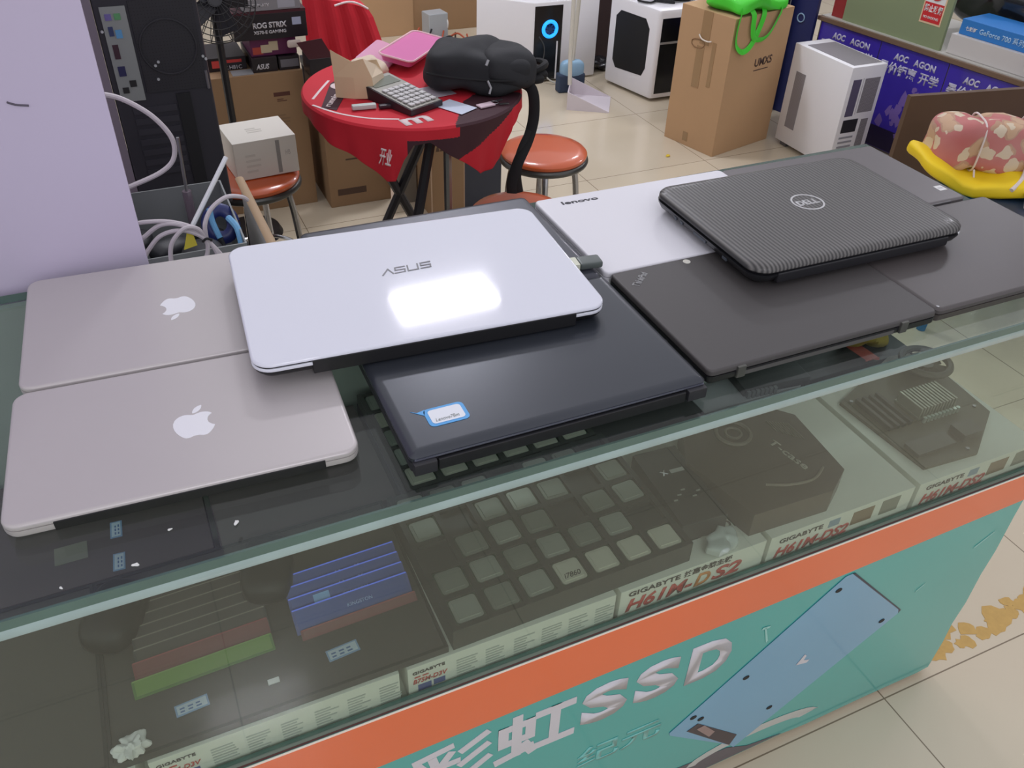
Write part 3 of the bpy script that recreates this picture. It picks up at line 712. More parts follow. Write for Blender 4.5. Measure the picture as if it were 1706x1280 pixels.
def memory_module(label, x, y, L, mat_pcb, mat_sp, rz, lean, group, Hh=0.030, strip=None):
    t = thing('memory_module', label, 'memory module', (x, y, ZM), rz, group)
    R_ = Matrix.Rotation(-lean, 4, 'X')
    bm = bmesh.new(); addbox(bm, 0, L, -0.0012, 0.0012, 0.0, Hh, M=R_); mk('circuit_board', bm, mat_pcb, t)
    bm = bmesh.new(); addbox(bm, 0.003, L - 0.003, -0.0026, -0.0013, 0.003, Hh - 0.001, M=R_); addbox(bm, 0.003, L - 0.003, 0.0013, 0.0026, 0.003, Hh - 0.001, M=R_)
    mk('heat_spreader', bm, mat_sp, t)
    if strip: 
        bm = bmesh.new(); addbox(bm, 0.001, L - 0.001, -0.0016, 0.0016, Hh - 0.001, Hh + 0.0006, M=R_); mk('top_strip', bm, strip, t)
    return t
lean = math.radians(52)
GSP = mat('spreader_dark', (64, 60, 56), 0.45, metal=0.3)
STR = mat('strip_grey', (128, 124, 112), 0.4)
for k in range(6):
    memory_module('dark memory module lying in the left row of modules behind the green and red ones', 0.122, 0.124 + 0.0165 * k, 0.152, BLACK_PL, GSP, 0.035, lean * 1.15, 'dark memory modules in the left tray', strip=STR)
memory_module('green memory module, front one of the left row', 0.115, 0.094, 0.158, mat('pcb_green', (70, 112, 40), 0.45), mat('spreader_green', (96, 134, 52), 0.4), 0.035, lean * 1.15, None, Hh=0.020, strip=mat('strip_lime', (122, 156, 76), 0.4))
memory_module('dark red memory module between the green one and the dark row', 0.119, 0.106, 0.154, mat('pcb_red', (110, 40, 44), 0.45), mat('spreader_red', (110, 52, 52), 0.4), 0.035, lean * 1.15, None, strip=mat('strip_red', (150, 62, 66), 0.4))
for k, lab in enumerate(('blue memory module, nearest of the four in their tray', 'blue memory module, second nearest of the four, pale emblem on its left half', 'blue memory module, third from the front of the four', 'blue memory module, farthest back of the four')):
    mm = memory_module(lab, 0.301, 0.108 + 0.0185 * k, 0.148, mat('pcb_blue', (52, 66, 140), 0.4), mat('spreader_blue', (46, 66, 130), 0.35, metal=0.3), 0.03, lean, 'blue memory modules', strip=mat('strip_blue', (84, 112, 220), 0.3, emit=(70, 96, 220), estr=0.25))
    sp = [c for c in mm.children if c.name.startswith('heat_spreader')][0]
    if k == 1: box('emblem', (0.030, 0.050, -0.0032, -0.00265, 0.010, 0.026), mat('emblem_blue', (120, 170, 214), 0.4), sp, rot=(-lean, 0, 0))
    text('brand', 'KINGSTON' if k in (0, 1) else 'HyperX', 0.006, mat('brand_pale', (150, 170, 214), 0.4), sp, (0.066, -0.0028 * math.cos(lean) + 0.013 * math.sin(lean), 0.013 * math.cos(lean) + 0.0028 * math.sin(lean)), (PI / 2 - lean, 0, 0), bold=0.02, width=0.032, height=0.0045, ext=0.0002)
memory_module('dull red memory module lying in front of the four blue ones', 0.305, 0.098, 0.146, mat('pcb_red', (110, 40, 44)), mat('spreader_red', (110, 52, 52)), 0.03, lean, None, Hh=0.012, strip=mat('strip_red', (150, 62, 66)))
price_tag('blue price tag in front of the green memory module', 0.172, 0.062, ZM + 0.001, 0.08, 0.036, 0.015)
price_tag('blue price tag in front of the blue memory modules', 0.345, 0.066, ZM + 0.001, 0.08, 0.038, 0.016)
tag(box('paper_scrap', (0.255, 0.268, 0.054, 0.061, ZM + 0.001, ZM + 0.002), PAPER_W), 'torn white paper scrap on the dark tray right of the left price tag', 'paper scrap')
def reflection_gap(label, x, y, rz, cable):  # dark shapes standing for gaps in the front glass reflection, not real goods
    t = thing('gap_shape', label, 'reflection_gap', (x, y, ZM + 0.022), rz, None)
    superbox('body', 0.032, 0.048, 0.022, mat('gap_black', (8, 8, 11), 0.5), t, e=0.6, n=14)
    if cable: tube('cable', [(0, -0.044, -0.004), (-0.01, -0.058, -0.014), (-0.030, -0.080, -0.0195), (-0.062, -0.118, -0.0195), (-0.078, -0.140, -0.0195)], 0.0022, mat('gap_cable', (6, 6, 8), 0.9), t, smooth_n=4)
reflection_gap('black shape standing for a gap in the glass reflection, left of the dark modules', 0.108, 0.205, -0.45, False)
reflection_gap('black shape standing for a gap in the glass reflection, between the memory modules', 0.288, 0.205, -0.25, False)

# processor trays and processors
TR = mat('cpu_tray', (50, 52, 50), 0.45)
CPUS = [mat('cpu_lid_a', (168, 174, 164), 0.35, metal=0.35, noise=0.1, nscale=40), mat('cpu_lid_b', (136, 142, 132), 0.4, metal=0.3), mat('cpu_lid_c', (206, 206, 190), 0.35, metal=0.15)]
PCB = mat('cpu_pcb', (52, 74, 54), 0.5)
def cpu_tray(label, x0, y0, z, nx, ny, px, py, m, h=0.016):
    t = thing('processor_tray', label, 'tray', (x0, y0, z), 0.02, None)
    W_ = nx * px + 0.008; D_ = ny * py + 0.008
    bm = bmesh.new(); addbox(bm, 0, W_, 0, D_, 0, h - 0.007); mk('floor', bm, m, t).name = 'tray_base'
    bm = bmesh.new()
    for i in range(nx + 1): addbox(bm, i * px, i * px + 0.008, 0, D_, h - 0.0069, h)
    for j in range(ny + 1):
        for i in range(nx): addbox(bm, i * px + 0.0081, (i + 1) * px - 0.0001, j * py, j * py + 0.007, h - 0.0069, h - 0.0006)
    mk('grid', bm, m, t)
    return t
zt1 = DZ + 0.0622
T1 = cpu_tray('dark processor tray nearest the front glass, on the small print and red letter boxes', 0.468, 0.022, zt1, 7, 5, 0.0478, 0.0465, TR, h=0.036)
zt2 = DZ + 0.0662
T2 = cpu_tray('dark processor tray in the back row, seen through the top glass', 0.497, 0.274, zt2, 6, 5, 0.0495, 0.0455, mat('cpu_tray2', (58, 60, 54), 0.45), h=0.022)
def make_cpu(label, group):
    t = thing('processor', label, 'processor', (0, 0, 0), 0, group)
    box('package', (-0.0175, 0.0175, -0.0175, 0.0175, 0, 0.0022), PCB, t)
    slab('heat_cap', 0.031, 0.031, [(0, 0.0), (0, 0.0016), (0.0035, 0.0018), (0.004, 0.0030)], 0.004, CPUS[0], t, (-0.0155, -0.0155, 0.0022), seg=3)
    return t
protos = {}
def place_cpu(T, i, j, px, py, h, label, group, mi, s=1.0, dz=0.0):
    key = mi
    if key not in protos:
        p = make_cpu(label, group); protos[key] = p; o = p
        [c for c in p.children if c.name.startswith('heat_cap')][0].data.materials[0] = CPUS[mi]
        if mi: pass
    else:
        o = copy_tree(protos[key]); o['label'] = label
        if 'group' in o.keys(): del o['group']
        if group: o['group'] = group
    c, s_ = math.cos(0.02), math.sin(0.02)
    lx = i * px + 0.004 + px / 2; ly = j * py + 0.0035 + py / 2
    o.location = (T.location.x + lx * c - ly * s_, T.location.y + lx * s_ + ly * c, T.location.z + h - 0.0068 + dz)
    o.rotation_euler = (0, 0, 0.02 + rnd.uniform(-0.03, 0.03)); o.scale = (s, s, 1)
    return o
rnd = random.Random(11)
for j in range(5):
    for i in range(7):
        if (i, j) in ((0, 2), (4, 2), (5, 3), (6, 1), (3, 4), (6, 4), (1, 3)): continue
        if j == 0:
            lab = 'square processor in the front row of the near tray'
            if i == 3: lab = 'square processor with black handwriting in the front row of the near tray'
            if i == 6: lab = 'yellowish processor at the right end of the front row of the near tray'
        else: lab = 'square processor behind the front row of the near tray'
        mi = 2 if (j == 0 and i in (3, 4, 5, 6)) else (0 if (i + j) % 2 == 0 else 1)
        o = place_cpu(T1, i, j, 0.0478, 0.0465, 0.036, lab, None if (j == 0 and i in (3, 6)) else ('front row processors' if j == 0 else 'processors behind the front row'), mi, 1.14, 0.001)
        if j == 0 and i == 3: WR = o
for j in range(5):
    for i in range(6):
        if (i, j) in ((2, 3),): continue
        place_cpu(T2, i, j, 0.0495, 0.0455, 0.022, 'square processor in the far tray seen through the top glass', 'processors in the far tray', 0 if (i * 3 + j) % 3 else 2, 1.2, 0.001)

hc = [c for c in WR.children if c.name.startswith('heat_cap')][0]
text('writing', 'i7860', 0.006, INK, hc, (0.005, 0.006, 0.0031), (0, 0, 0), shear=0.3, bold=0.01, width=0.021, height=0.007, ext=0.0002)
# dark clipped carton ("T-case") and its neighbour
zc = DZ + 0.0622
tc_ = thing('parts_carton', 'dark brown clipped-corner carton with pale lettering, on the white boxes', 'carton', (0, 0, zc))
DB2 = mat('carton_umber', (78, 68, 60), 0.5, coat=0.3, noise=0.08, nscale=12)
cz = [(0.912, 0.034), (1.046, 0.030), (1.090, 0.058), (1.103, 0.186), (1.06, 0.235), (0.925, 0.235), (0.885, 0.16)]
o = poly('carton', cz, 0, 0.042, DB2, tc_)
text('logo', 'T-case', 0.01, mat('pale_letters', (176, 172, 160), 0.5), o, (1.022, 0.150, 0.0421), (0, 0, -1.38), bold=0.02, width=0.072, height=0.013)
bm = bmesh.new(); addtorus(bm, 0.026, 0.003, 0.044, 28, 6, 0.985, 0.185); addtorus(bm, 0.012, 0.002, 0.044, 20, 6, 0.985, 0.185); mk('ring', bm, mat('ring_dull', (110, 104, 92), 0.45), o)
tube('strap', [(0.962, 0.075, 0.044), (0.99, 0.060, 0.047), (1.03, 0.056, 0.046), (1.062, 0.072, 0.044)], 0.002, mat('strap_pale', (128, 120, 106), 0.5), o, smooth_n=5)
bm = bmesh.new()
for k in range(9): addbox(bm, 1.050 + 0.0035 * k, 1.0515 + 0.0035 * k, 0.165 - 0.004 * k, 0.190 - 0.002 * k, 0.042, 0.0435)
mk('ribs', bm, mat('ring_dull', (110, 104, 92)), o)
tx = thing('parts_carton', 'small black carton with a white emblem between the processor tray and the clipped one', 'carton', (0.815, 0.06, zc), -0.06)
o = box('carton', (0, 0.072, 0, 0.15, 0, 0.034), mat('carton_black', (46, 46, 46), 0.45, coat=0.3), tx, bev=0.002)
text('logo', 'X', 0.01, LOGO_W, o, (0.022, 0.095, 0.0342), (0, 0, 0.25), bold=0.03, width=0.010, height=0.009)
box('label', (0.036, 0.058, 0.097, 0.104, 0.034, 0.0345), mat('lbl', (170, 172, 168), 0.5), o)
for k in range(5): box('glint_rib', (0.012 + 0.01 * k, 0.018 + 0.01 * k, 0.045 + 0.008 * (k % 3), 0.047 + 0.008 * (k % 3), 0.034, 0.0352), mat('rib_pale', (140, 144, 138), 0.4), o)
tw_ = superbox('plastic_wrap', 0.030, 0.016, 0.010, mat('wrap', (196, 206, 204), 0.25, coat=0.5), None, (0.868, 0.034, zc + 0.011), (0, 0, 0.4), e=0.7, lump=0.012, sc=60, n=14)
tag(tw_, 'crumpled clear plastic wrap in front of the small black carton', 'plastic wrap')

# circuit board with heatsink and fan at the right
tm = thing('circuit_board', 'large dark circuit board with a pale heatsink and round fan, right end of case', 'circuit board', (1.243, 0.040, zc + 0.0002), 0.0)
PC2 = mat('pcb_dark', (84, 80, 62), 0.5, noise=0.15, nscale=30)
pcbp = [(0.0, 0.0), (0.105, -0.006), (0.205, 0.06), (0.222, 0.235), (0.16, 0.245), (-0.012, 0.175)]
pb = poly('board', pcbp, 0.0, 0.006, PC2, tm)
hs = thing('x', None, None); bpy.data.objects.remove(hs)
bm = bmesh.new()
for k in range(12): addbox(bm, 0.076 + 0.0068 * k, 0.0795 + 0.0068 * k, 0.090, 0.140, 0.008, 0.028)
addbox(bm, 0.074, 0.156, 0.088, 0.142, 0.006, 0.010)
mk('heatsink', bm, mat('heatsink_pale', (156, 158, 142), 0.4, metal=0.4), tm)
bm = bmesh.new(); addtorus(bm, 0.040, 0.006, 0.030, 36, 8, 0.178, 0.185); addcyl(bm, 0.178, 0.185, 0.006, 0.028, 0.014, seg=20)
for k in range(9):
    a = 2 * PI * k / 9
    M_ = Matrix.Translation((0.178, 0.185, 0.022)) @ Matrix.Rotation(a, 4, 'Z') @ Matrix.Rotation(0.5, 4, 'X')
    addbox(bm, 0.012, 0.036, -0.006, 0.006, -0.0006, 0.0006, M=M_)
mk('fan', bm, mat('fan_dull', (72, 70, 60), 0.45), tm, smooth=False)
bm = bmesh.new()
for k in range(10): addcyl(bm, 0.080 + 0.008 * k, 0.082, 0.006, 0.016, 0.0032, seg=10)
mk('capacitor_row', bm, mat('cap_silver', (190, 200, 190), 0.3, metal=0.6), tm)
bm = bmesh.new()
for k in range(4): addbox(bm, 0.010 + 0.014 * k, 0.016 + 0.014 * k, 0.085, 0.165, 0.006, 0.014)
mk('slot_row', bm, mat('slot_dark2', (64, 60, 52), 0.5), tm)
bm = bmesh.new(); addbox(bm, 0.006, 0.085, 0.020, 0.050, 0.006, 0.012); addbox(bm, 0.1, 0.14, 0.02, 0.05, 0.006, 0.02)
mk('chip_block', bm, mat('chip_olive', (72, 68, 56), 0.4), tm)
for (cx, cy) in ((0.005, 0.168), (0.095, 0.006), (0.19, 0.08)):
    bm = bmesh.new(); addcyl(bm, cx, cy, 0.006, 0.0085, 0.003, seg=10); mk('screw', bm, STEEL, tm)
# things in the back right seen through the top glass
zr = DZ + 0.0603
tag(tube('red_ribbon', [(1.345, 0.42, zr + 0.006), (1.362, 0.36, zr + 0.008), (1.372, 0.30, zr + 0.006), (1.373, 0.292, zr + 0.005)], 0.01, mat('ribbon_red', (176, 74, 60), 0.5), None, flat=(0.014, 0.002), smooth_n=5), 'dull red ribbon running over the dark carton, seen through the top glass', 'ribbon')
ty = superbox('yellow_cloth', 0.052, 0.030, 0.022, mat('cloth_yellow', (170, 146, 62), 0.7), None, (1.405, 0.345, zr + 0.024), (0, 0, 0.2), e=0.8, lump=0.03, sc=30, n=20)
tag(ty, 'crumpled yellow cloth under the glass behind the red ribbon', 'cloth')
tb_ = thing('parts_tray', 'black parts tray with a pale ribbed edge under the glass near the grey hinge', 'tray', (1.10, 0.300, DZ + 0.0553), -0.1)
box('tray', (0, 0.13, 0, 0.10, 0, 0.016), mat('soft_black2', (34, 36, 38), 0.4), tb_, bev=0.002)
bm = bmesh.new()
for k in range(7): addbox(bm, 0.004 + 0.0085 * k, 0.010 + 0.0085 * k, -0.006, -0.0002, 0.0, 0.013)
mk('ribbed_edge', bm, mat('rib_grey', (96, 100, 100), 0.4), tb_)
tag(box('connector_card', (1.055, 1.085, 0.352, 0.37, DZ + 0.0603, DZ + 0.064), mat('card_pale', (206, 210, 206), 0.5)), 'small pale card beside the black parts tray under the glass', 'card')
# ================================================================== BEHIND THE COUNTER
def rotbox(name, label, cat, B, ang, L, D_, H_, m, group=None, part='carton', bev=0.002):
    t = thing(name, label, cat, B, ang, group)
    o = box(part, (0, L, 0, D_, 0, H_), m, t, bev=bev)
    return t, o
# ---- big carton with a green bag
tB, oB = rotbox('carton', 'tall taped cardboard carton with faint lettering, a green bag draped on its top', 'carton', (2.552, 2.314, 0), 0.24, 0.372, 0.285, 0.572, CARD)
TAPE = mat('packing_tape', (156, 124, 86), 0.25, coat=0.4)
for y0, y1, z0, z1 in ((0.115, 0.165, 0.44, 0.5715), (0.135, 0.175, 0.26, 0.43), (0.075, 0.095, 0.28, 0.46), (0.15, 0.178, 0.02, 0.06)):
    box('tape', (-0.0012, 0.0, y0, y1, z0, z1), TAPE, oB)
tube('handle_hole', [(-0.001, 0.205 + 0.0, 0.430), (-0.001, 0.205, 0.445), (-0.001, 0.185, 0.453), (-0.001, 0.150, 0.453), (-0.001, 0.135, 0.442), (-0.001, 0.150, 0.424), (-0.001, 0.185, 0.420), (-0.001, 0.205, 0.430)], 0.0018, mat('hole_brown', (128, 94, 62), 0.7), oB, smooth_n=4)
tube('plastic_strip', [(-0.004, 0.17, 0.475), (-0.008, 0.15, 0.462), (-0.006, 0.12, 0.458), (-0.004, 0.10, 0.462)], 0.003, mat('strip_clear', (220, 210, 196), 0.2, coat=0.8), oB, smooth_n=4)
text('lettering', 'UMXS', 0.04, mat('carton_ink', (74, 52, 44), 0.7), oB, (0.175, -0.0006, 0.355), (PI / 2, -0.03, 0), bold=0.02, width=0.112, height=0.034)
box('lettering_rule', (0.175, 0.270, -0.0006, 0, 0.338, 0.342), mat('carton_ink', (74, 52, 44)), oB)
GREEN = mat('green_bag', (72, 214, 52), 0.55, coat=0.1, noise=0.08, nscale=14)
tG = thing('shopping_bag', 'bright green fabric shopping bag flopped on the tall carton, handles hanging down', 'bag', (2.552, 2.314, 0.572), 0.24)
def bagfn(p):
    p.z += 0.02 * math.sin(p.x * 22) * math.sin(p.y * 17 + 1); return p
superbox('bag_body', 0.172, 0.125, 0.034, GREEN, tG, (0.190, 0.115, 0.034), (0, 0, 0.12), e=0.55, lump=0.035, sc=11, n=26, flatbot=-0.031, fn=bagfn)
def handle(P): tube('handle', [(p[0] * 1.5 - 0.012, p[1], p[2]) for p in P], 0.01, GREEN, tG, flat=(0.011, 0.0012), smooth_n=7, up=(0, -1, 0))
handle([(0.045, 0.02, 0.030), (0.022, -0.006, 0.012), (0.014, -0.009, -0.05), (0.022, -0.009, -0.105), (0.052, -0.009, -0.135), (0.082, -0.009, -0.118), (0.105, -0.009, -0.06), (0.118, -0.007, 0.006), (0.125, 0.03, 0.030)])
handle([(0.065, 0.03, 0.034), (0.072, -0.008, 0.010), (0.074, -0.014, -0.04), (0.086, -0.014, -0.085), (0.120, -0.013, -0.100), (0.152, -0.012, -0.085), (0.178, -0.010, -0.035), (0.192, -0.006, 0.008), (0.19, 0.04, 0.030)])
superbox('white_wrap', 0.05, 0.04, 0.025, mat('wrap2', (216, 212, 208), 0.4), None, (2.905, 2.535, 0.602), (0, 0, 0.3), e=0.8, lump=0.02, sc=20, n=12)
tag(bpy.data.objects['white_wrap'], 'crumpled whitish plastic wrap behind the green bag on the tall carton', 'plastic wrap')
tag(superbox('yellow_scrap', 0.012, 0.008, 0.004, mat('scrap_yellow', (226, 196, 60), 0.5), None, (2.372, 2.385, 0.004), (0, 0, 0.5), e=0.9, lump=0.008, sc=60, n=10), 'tiny yellow scrap on the floor in front of the tall carton', 'scrap')

# ---- white tower case at the right
tC = thing('computer_case', 'white upright computer case with a grey mesh strip, right of the tall carton', 'computer case', (2.926, 2.012, 0.0), 0.0)
CW = mat('case_white', (232, 231, 234), 0.35); CG = mat_holes('case_mesh', (150, 146, 150), (96, 92, 96), 220.0)
L_, D_, H_ = 0.180, 0.352, 0.436
bm = bmesh.new(); addbox(bm, 0, L_, 0, D_, 0.018, H_, bev=0.004); mk('body', bm, CW, tC, smooth=True)
box('top_mesh', (0.022, L_ - 0.012, 0.02, D_ - 0.05, H_ - 0.0005, H_ + 0.001), CG, tC)
box('side_mesh', (-0.0015, 0.0005, D_ - 0.105, D_ - 0.045, 0.09, 0.33), CG, tC)
for y in (0.03, D_ - 0.07): box('foot', (0.01, L_ - 0.01, y, y + 0.04, 0, 0.0175), mat('foot_grey', (90, 90, 94), 0.5), tC)
box('io_opening', (0.020, 0.062, -0.001, 0.001, 0.235, 0.385), mat('io_dark', (92, 86, 110), 0.5), tC)
box('rear_mesh', (0.082, 0.160, -0.001, 0.001, 0.245, 0.385), CG, tC)
box('psu_opening', (0.022, 0.100, -0.001, 0.001, 0.165, 0.220), mat('psu_dark', (30, 30, 36), 0.5), tC)
box('side_slot_mesh', (0.118, 0.155, -0.001, 0.001, 0.05, 0.215), CG, tC)
for k in range(5): box('slot_cover', (0.022, 0.095, -0.0012, 0.0005, 0.06 + 0.02 * k, 0.068 + 0.02 * k), mat('slot_grey', (150, 150, 156), 0.4), tC)
tube('rear_seam', [(0.072, -0.001, 0.240), (0.072, -0.001, 0.388)], 0.0015, mat('seam', (190, 188, 194), 0.4), tC)

# ---- white cube case with a black window in front
tD = thing('computer_case', 'white computer case with a black window panel on its front, behind the tall carton', 'computer case', (2.645, 2.985, 0.0), 0.0)
bm = bmesh.new()
Md = Matrix(((math.cos(0.0), 0, 0, 0), (0, 1, 0, 0), (0, 0, 1, 0), (0, 0, 0, 1)))
sh_ = Matrix.Identity(4); sh_[0][1] = -0.21
D2 = 0.34; H2 = 0.432; L2 = 0.40
bm = bmesh.new(); addbox(bm, 0, L2, 0, D2, 0.012, H2, bev=0.018)
bmesh.ops.transform(bm, matrix=sh_, verts=bm.verts); mk('body', bm, CW, tD, smooth=True)
bm = bmesh.new(); pts = [(0.075, 0.11), (0.055, 0.15), (0.055, 0.335), (0.085, 0.375), (0.255, 0.375), (0.285, 0.345), (0.285, 0.135), (0.26, 0.10)]
a = [bm.verts.new((-0.0015 - 0.21 * y, y, z)) for y, z in pts]; b = [bm.verts.new((0.002 - 0.21 * y, y, z)) for y, z in pts]
n = len(pts); bm.faces.new(a); bm.faces.new(list(reversed(b)))
for i in range(n): bm.faces.new((a[i], a[(i + 1) % n], b[(i + 1) % n], b[i]))
mk('window_panel', bm, mat('window_black', (12, 12, 14), 0.5), tD)['label'] = 'black window panel'
box('side_glass', (0.020, L2 - 0.02, -0.0015, 0.0, 0.04, H2 - 0.04), mat('side_black', (14, 16, 16), 0.15), tD)
box('side_bar', (0.020, L2 - 0.02, -0.003, -0.0016, 0.275, 0.285), mat('bar_pale', (150, 150, 148), 0.4), tD)
tK = thing('cable_heap', 'black cables and cloth heaped on the white case with the black window', 'cables', (2.64, 3.05, H2))
superbox('heap', 0.13, 0.10, 0.05, mat('heap_black', (24, 24, 28), 0.7), tK, (0.18, 0.12, 0.046), e=0.8, lump=0.05, sc=14, n=18, flatbot=-0.045)
tube('cable', [(-0.02, 0.10, 0.006), (0.01, 0.04, 0.008), (0.06, 0.06, 0.008), (0.09, 0.03, 0.008), (0.13, 0.01, 0.006)], 0.005, mat('heap_black', (24, 24, 28)), tK, smooth_n=5)

# ---- white case with the blue fan
tE = thing('computer_case', 'white computer case with a glowing blue fan behind dark glass', 'computer case', (2.213, 3.43, 0.0), -0.03)
bm = bmesh.new(); addbox(bm, 0.0, 0.36, 0.0, 0.2, 0.008, 0.39, bev=0.006)
shE = Matrix.Identity(4); shE[0][1] = -1.15
bmesh.ops.transform(bm, matrix=shE, verts=bm.verts)
mk('body', bm, CW, tE, smooth=True)
box('dark_side', (0.004, 0.155, -0.0015, 0.0, 0.012, 0.372), mat('side_black2', (28, 30, 34), 0.2), tE)
bm = bmesh.new(); M_ = Matrix.Translation((0.088, -0.004, 0.262)) @ Matrix.Rotation(PI / 2, 4, 'X'); addtorus(bm, 0.036, 0.009, 0, 30, 8, M=M_)
mk('fan_ring', bm, mat('fan_glow', (40, 140, 220), 0.4, emit=(30, 140, 255), estr=0.8), tE)['label'] = 'glowing blue fan ring'
bm = bmesh.new()
for k in range(7):
    a = 2 * PI * k / 7
    addbox(bm, 0.008, 0.031, -0.007, 0.007, -0.0008, 0.0008, M=M_ @ Matrix.Rotation(a, 4, 'Z') @ Matrix.Rotation(0.4, 4, 'X'))
addcyl_v = addcyl(bm, 0, 0, -0.003, 0.003, 0.011, seg=16); bmesh.ops.transform(bm, matrix=M_, verts=addcyl_v)
mk('fan_blades', bm, mat('blade_blue', (26, 70, 120), 0.4), tE)
tube('inner_cable', [(0.03, -0.003, 0.23), (0.06, -0.004, 0.18), (0.058, -0.004, 0.12), (0.03, -0.004, 0.08)], 0.003, mat('cable_grey', (70, 72, 74), 0.5), tE, smooth_n=5)
box('white_pillar', (0.128, 0.136, -0.0030, -0.0016, 0.012, 0.20), CW, tE)
tube('floor_cable', [(0.01, -0.006, 0.06), (0.05, -0.02, 0.05), (0.10, -0.05, 0.012), (0.17, -0.08, 0.005)], 0.004, mat('cable_pale', (190, 190, 180), 0.5), tE, smooth_n=5)

# ---- dark cabinet, broom and dustpan
tag(box('cabinet', (2.44, 3.6, 3.62, 4.0, 0, 0.9), mat('cab_dark', (58, 42, 42), 0.5), bev=0.003), 'dark brown cabinet behind the dustpan between two white cases', 'cabinet')
tag(superbox('crumpled_bag', 0.10, 0.05, 0.03, mat('bag_black', (30, 30, 34), 0.3, coat=0.4), None, (2.66, 3.52, 0.031), e=0.8, lump=0.04, sc=20, n=14), 'crumpled black plastic bag on the floor before the dark cabinet', 'bag')
tH = thing('dustpan', 'white dustpan with raised rim standing on the tiles by the blue fan case', 'dustpan', (2.215, 3.03, 0.0), -0.55)
PK = mat('dustpan_plastic', (214, 206, 212), 0.4)
bm = bmesh.new()
addbox(bm, 0, 0.20, 0.0, 0.22, 0.0, 0.004)
for sgn, yy in ((1, 0.0), (1, 0.216)):
    v = [bm.verts.new(p) for p in ((0, yy, 0.004), (0.20, yy, 0.004), (0, yy, 0.085), (0, yy + 0.004, 0.004), (0.20, yy + 0.004, 0.004), (0, yy + 0.004, 0.085))]
    for q in ((0, 1, 2), (3, 5, 4), (0, 3, 4, 1), (1, 4, 5, 2), (2, 5, 3, 0)): bm.faces.new([v[i] for i in q])
addbox(bm, -0.004, 0.0, 0.0, 0.22, 0.0, 0.085)
mk('pan', bm, PK, tH)
tube('handle', [(-0.002, 0.11, 0.085), (-0.01, 0.13, 0.22), (-0.015, 0.17, 0.75)], 0.010, mat('pole_pale', (206, 202, 190), 0.4), tH)
tI = thing('broom', 'broom with a blue and navy head standing behind the white dustpan', 'broom', (2.335, 3.27, 0.0), -0.1)
superbox('head', 0.062, 0.03, 0.045, mat('broom_blue', (140, 176, 202), 0.5), tI, (0.02, 0.0, 0.108), e=0.6, n=14)
bm = bmesh.new(); addbox(bm, -0.055, 0.085, -0.028, 0.028, 0.0, 0.09, bev=0.008); mk('bristles', bm, mat('broom_navy', (52, 66, 88), 0.8), tI)
tube('pole', [(0.02, 0, 0.15), (0.035, 0.01, 0.42), (0.05, 0.02, 0.9)], 0.011, mat('pole_grey', (200, 196, 184), 0.35), tI)

# ---- purple poster counter at the right
Lp = Vector((3.258, 2.466)); Rp = Vector((3.376, 1.623)); dv = (Rp - Lp).normalized(); angP = math.atan2(dv.y, dv.x)
Sx = Lp - dv * 0.12; Lc = 2.4
tP = thing('poster_counter', 'low display counter on the right, clad in blue and purple posters', 'counter', (Sx.x, Sx.y, 0), angP)
PUR = mat('poster_purple', (62, 44, 168), 0.3, coat=0.3, noise=0.35, nscale=5)
box('body', (0, Lc, 0.006, 0.5, 0.0, 0.445), mat('counter_grey', (120, 112, 104), 0.6), tP)
box('top_board', (-0.01, Lc + 0.01, -0.01, 0.51, 0.445, 0.462), mat('counter_trim', (118, 94, 74), 0.5), tP)
box('top_sheet', (0.0, Lc, 0.004, 0.5, 0.462, 0.466), mat('sheet_pale', (186, 184, 176), 0.4), tP)
for k in range(5):
    x0 = 0.06 + 0.335 * k - 0.05; x1 = x0 + 0.33
    p = box('poster', (x0, x1, 0.0015, 0.0045, 0.01, 0.440), PUR, tP)
    LT = mat('poster_letter', (206, 204, 226), 0.4)
    text('lettering', 'AOC', 0.03, LT, p, (x0 + 0.075, 0.001, 0.385), FRONT, shear=0.15, bold=0.05, width=0.072, height=0.029)
    text('lettering', 'AGON', 0.03, LT, p, (x0 + 0.175, 0.001, 0.385), FRONT, bold=0.04, width=0.105, height=0.029)
    text('lettering', '暑价钜惠 开学', 0.04, LT, p, (x0 + 0.015, 0.001, 0.325), FRONT, bold=0.03, width=0.295, height=0.050)
    bm = bmesh.new(); rr = random.Random(k)
    for q in range(16):
        cx = x0 + 0.17 + rr.gauss(0, 0.045); cz_ = 0.19 + rr.gauss(0, 0.055); s_ = rr.uniform(0.008, 0.026)
        v = [bm.verts.new((cx + s_ * rr.uniform(0.4, 1.2) * math.cos(2 * PI * i / 7), 0.0009 - 0.00004 * q, cz_ + 1.6 * s_ * rr.uniform(0.4, 1.2) * math.sin(2 * PI * i / 7))) for i in range(7)]
        bm.faces.new(v)
    r = bmesh.ops.extrude_face_region(bm, geom=list(bm.faces)); bmesh.ops.translate(bm, vec=(0, 0.0004, 0), verts=[g_ for g_ in r['geom'] if isinstance(g_, bmesh.types.BMVert)])
    mk('poster_artwork', bm, mat('art_violet', (128, 104, 176), 0.4), p)
    box('poster_foot', (x0, x1, 0.0008, 0.0014, 0.012, 0.10), mat('art_dark', (34, 22, 62), 0.4), p)
cP, sP = math.cos(angP), math.sin(angP)
def onP(x, y, z): return (Sx.x + x * cP - y * sP, Sx.y + x * sP + y * cP, z)
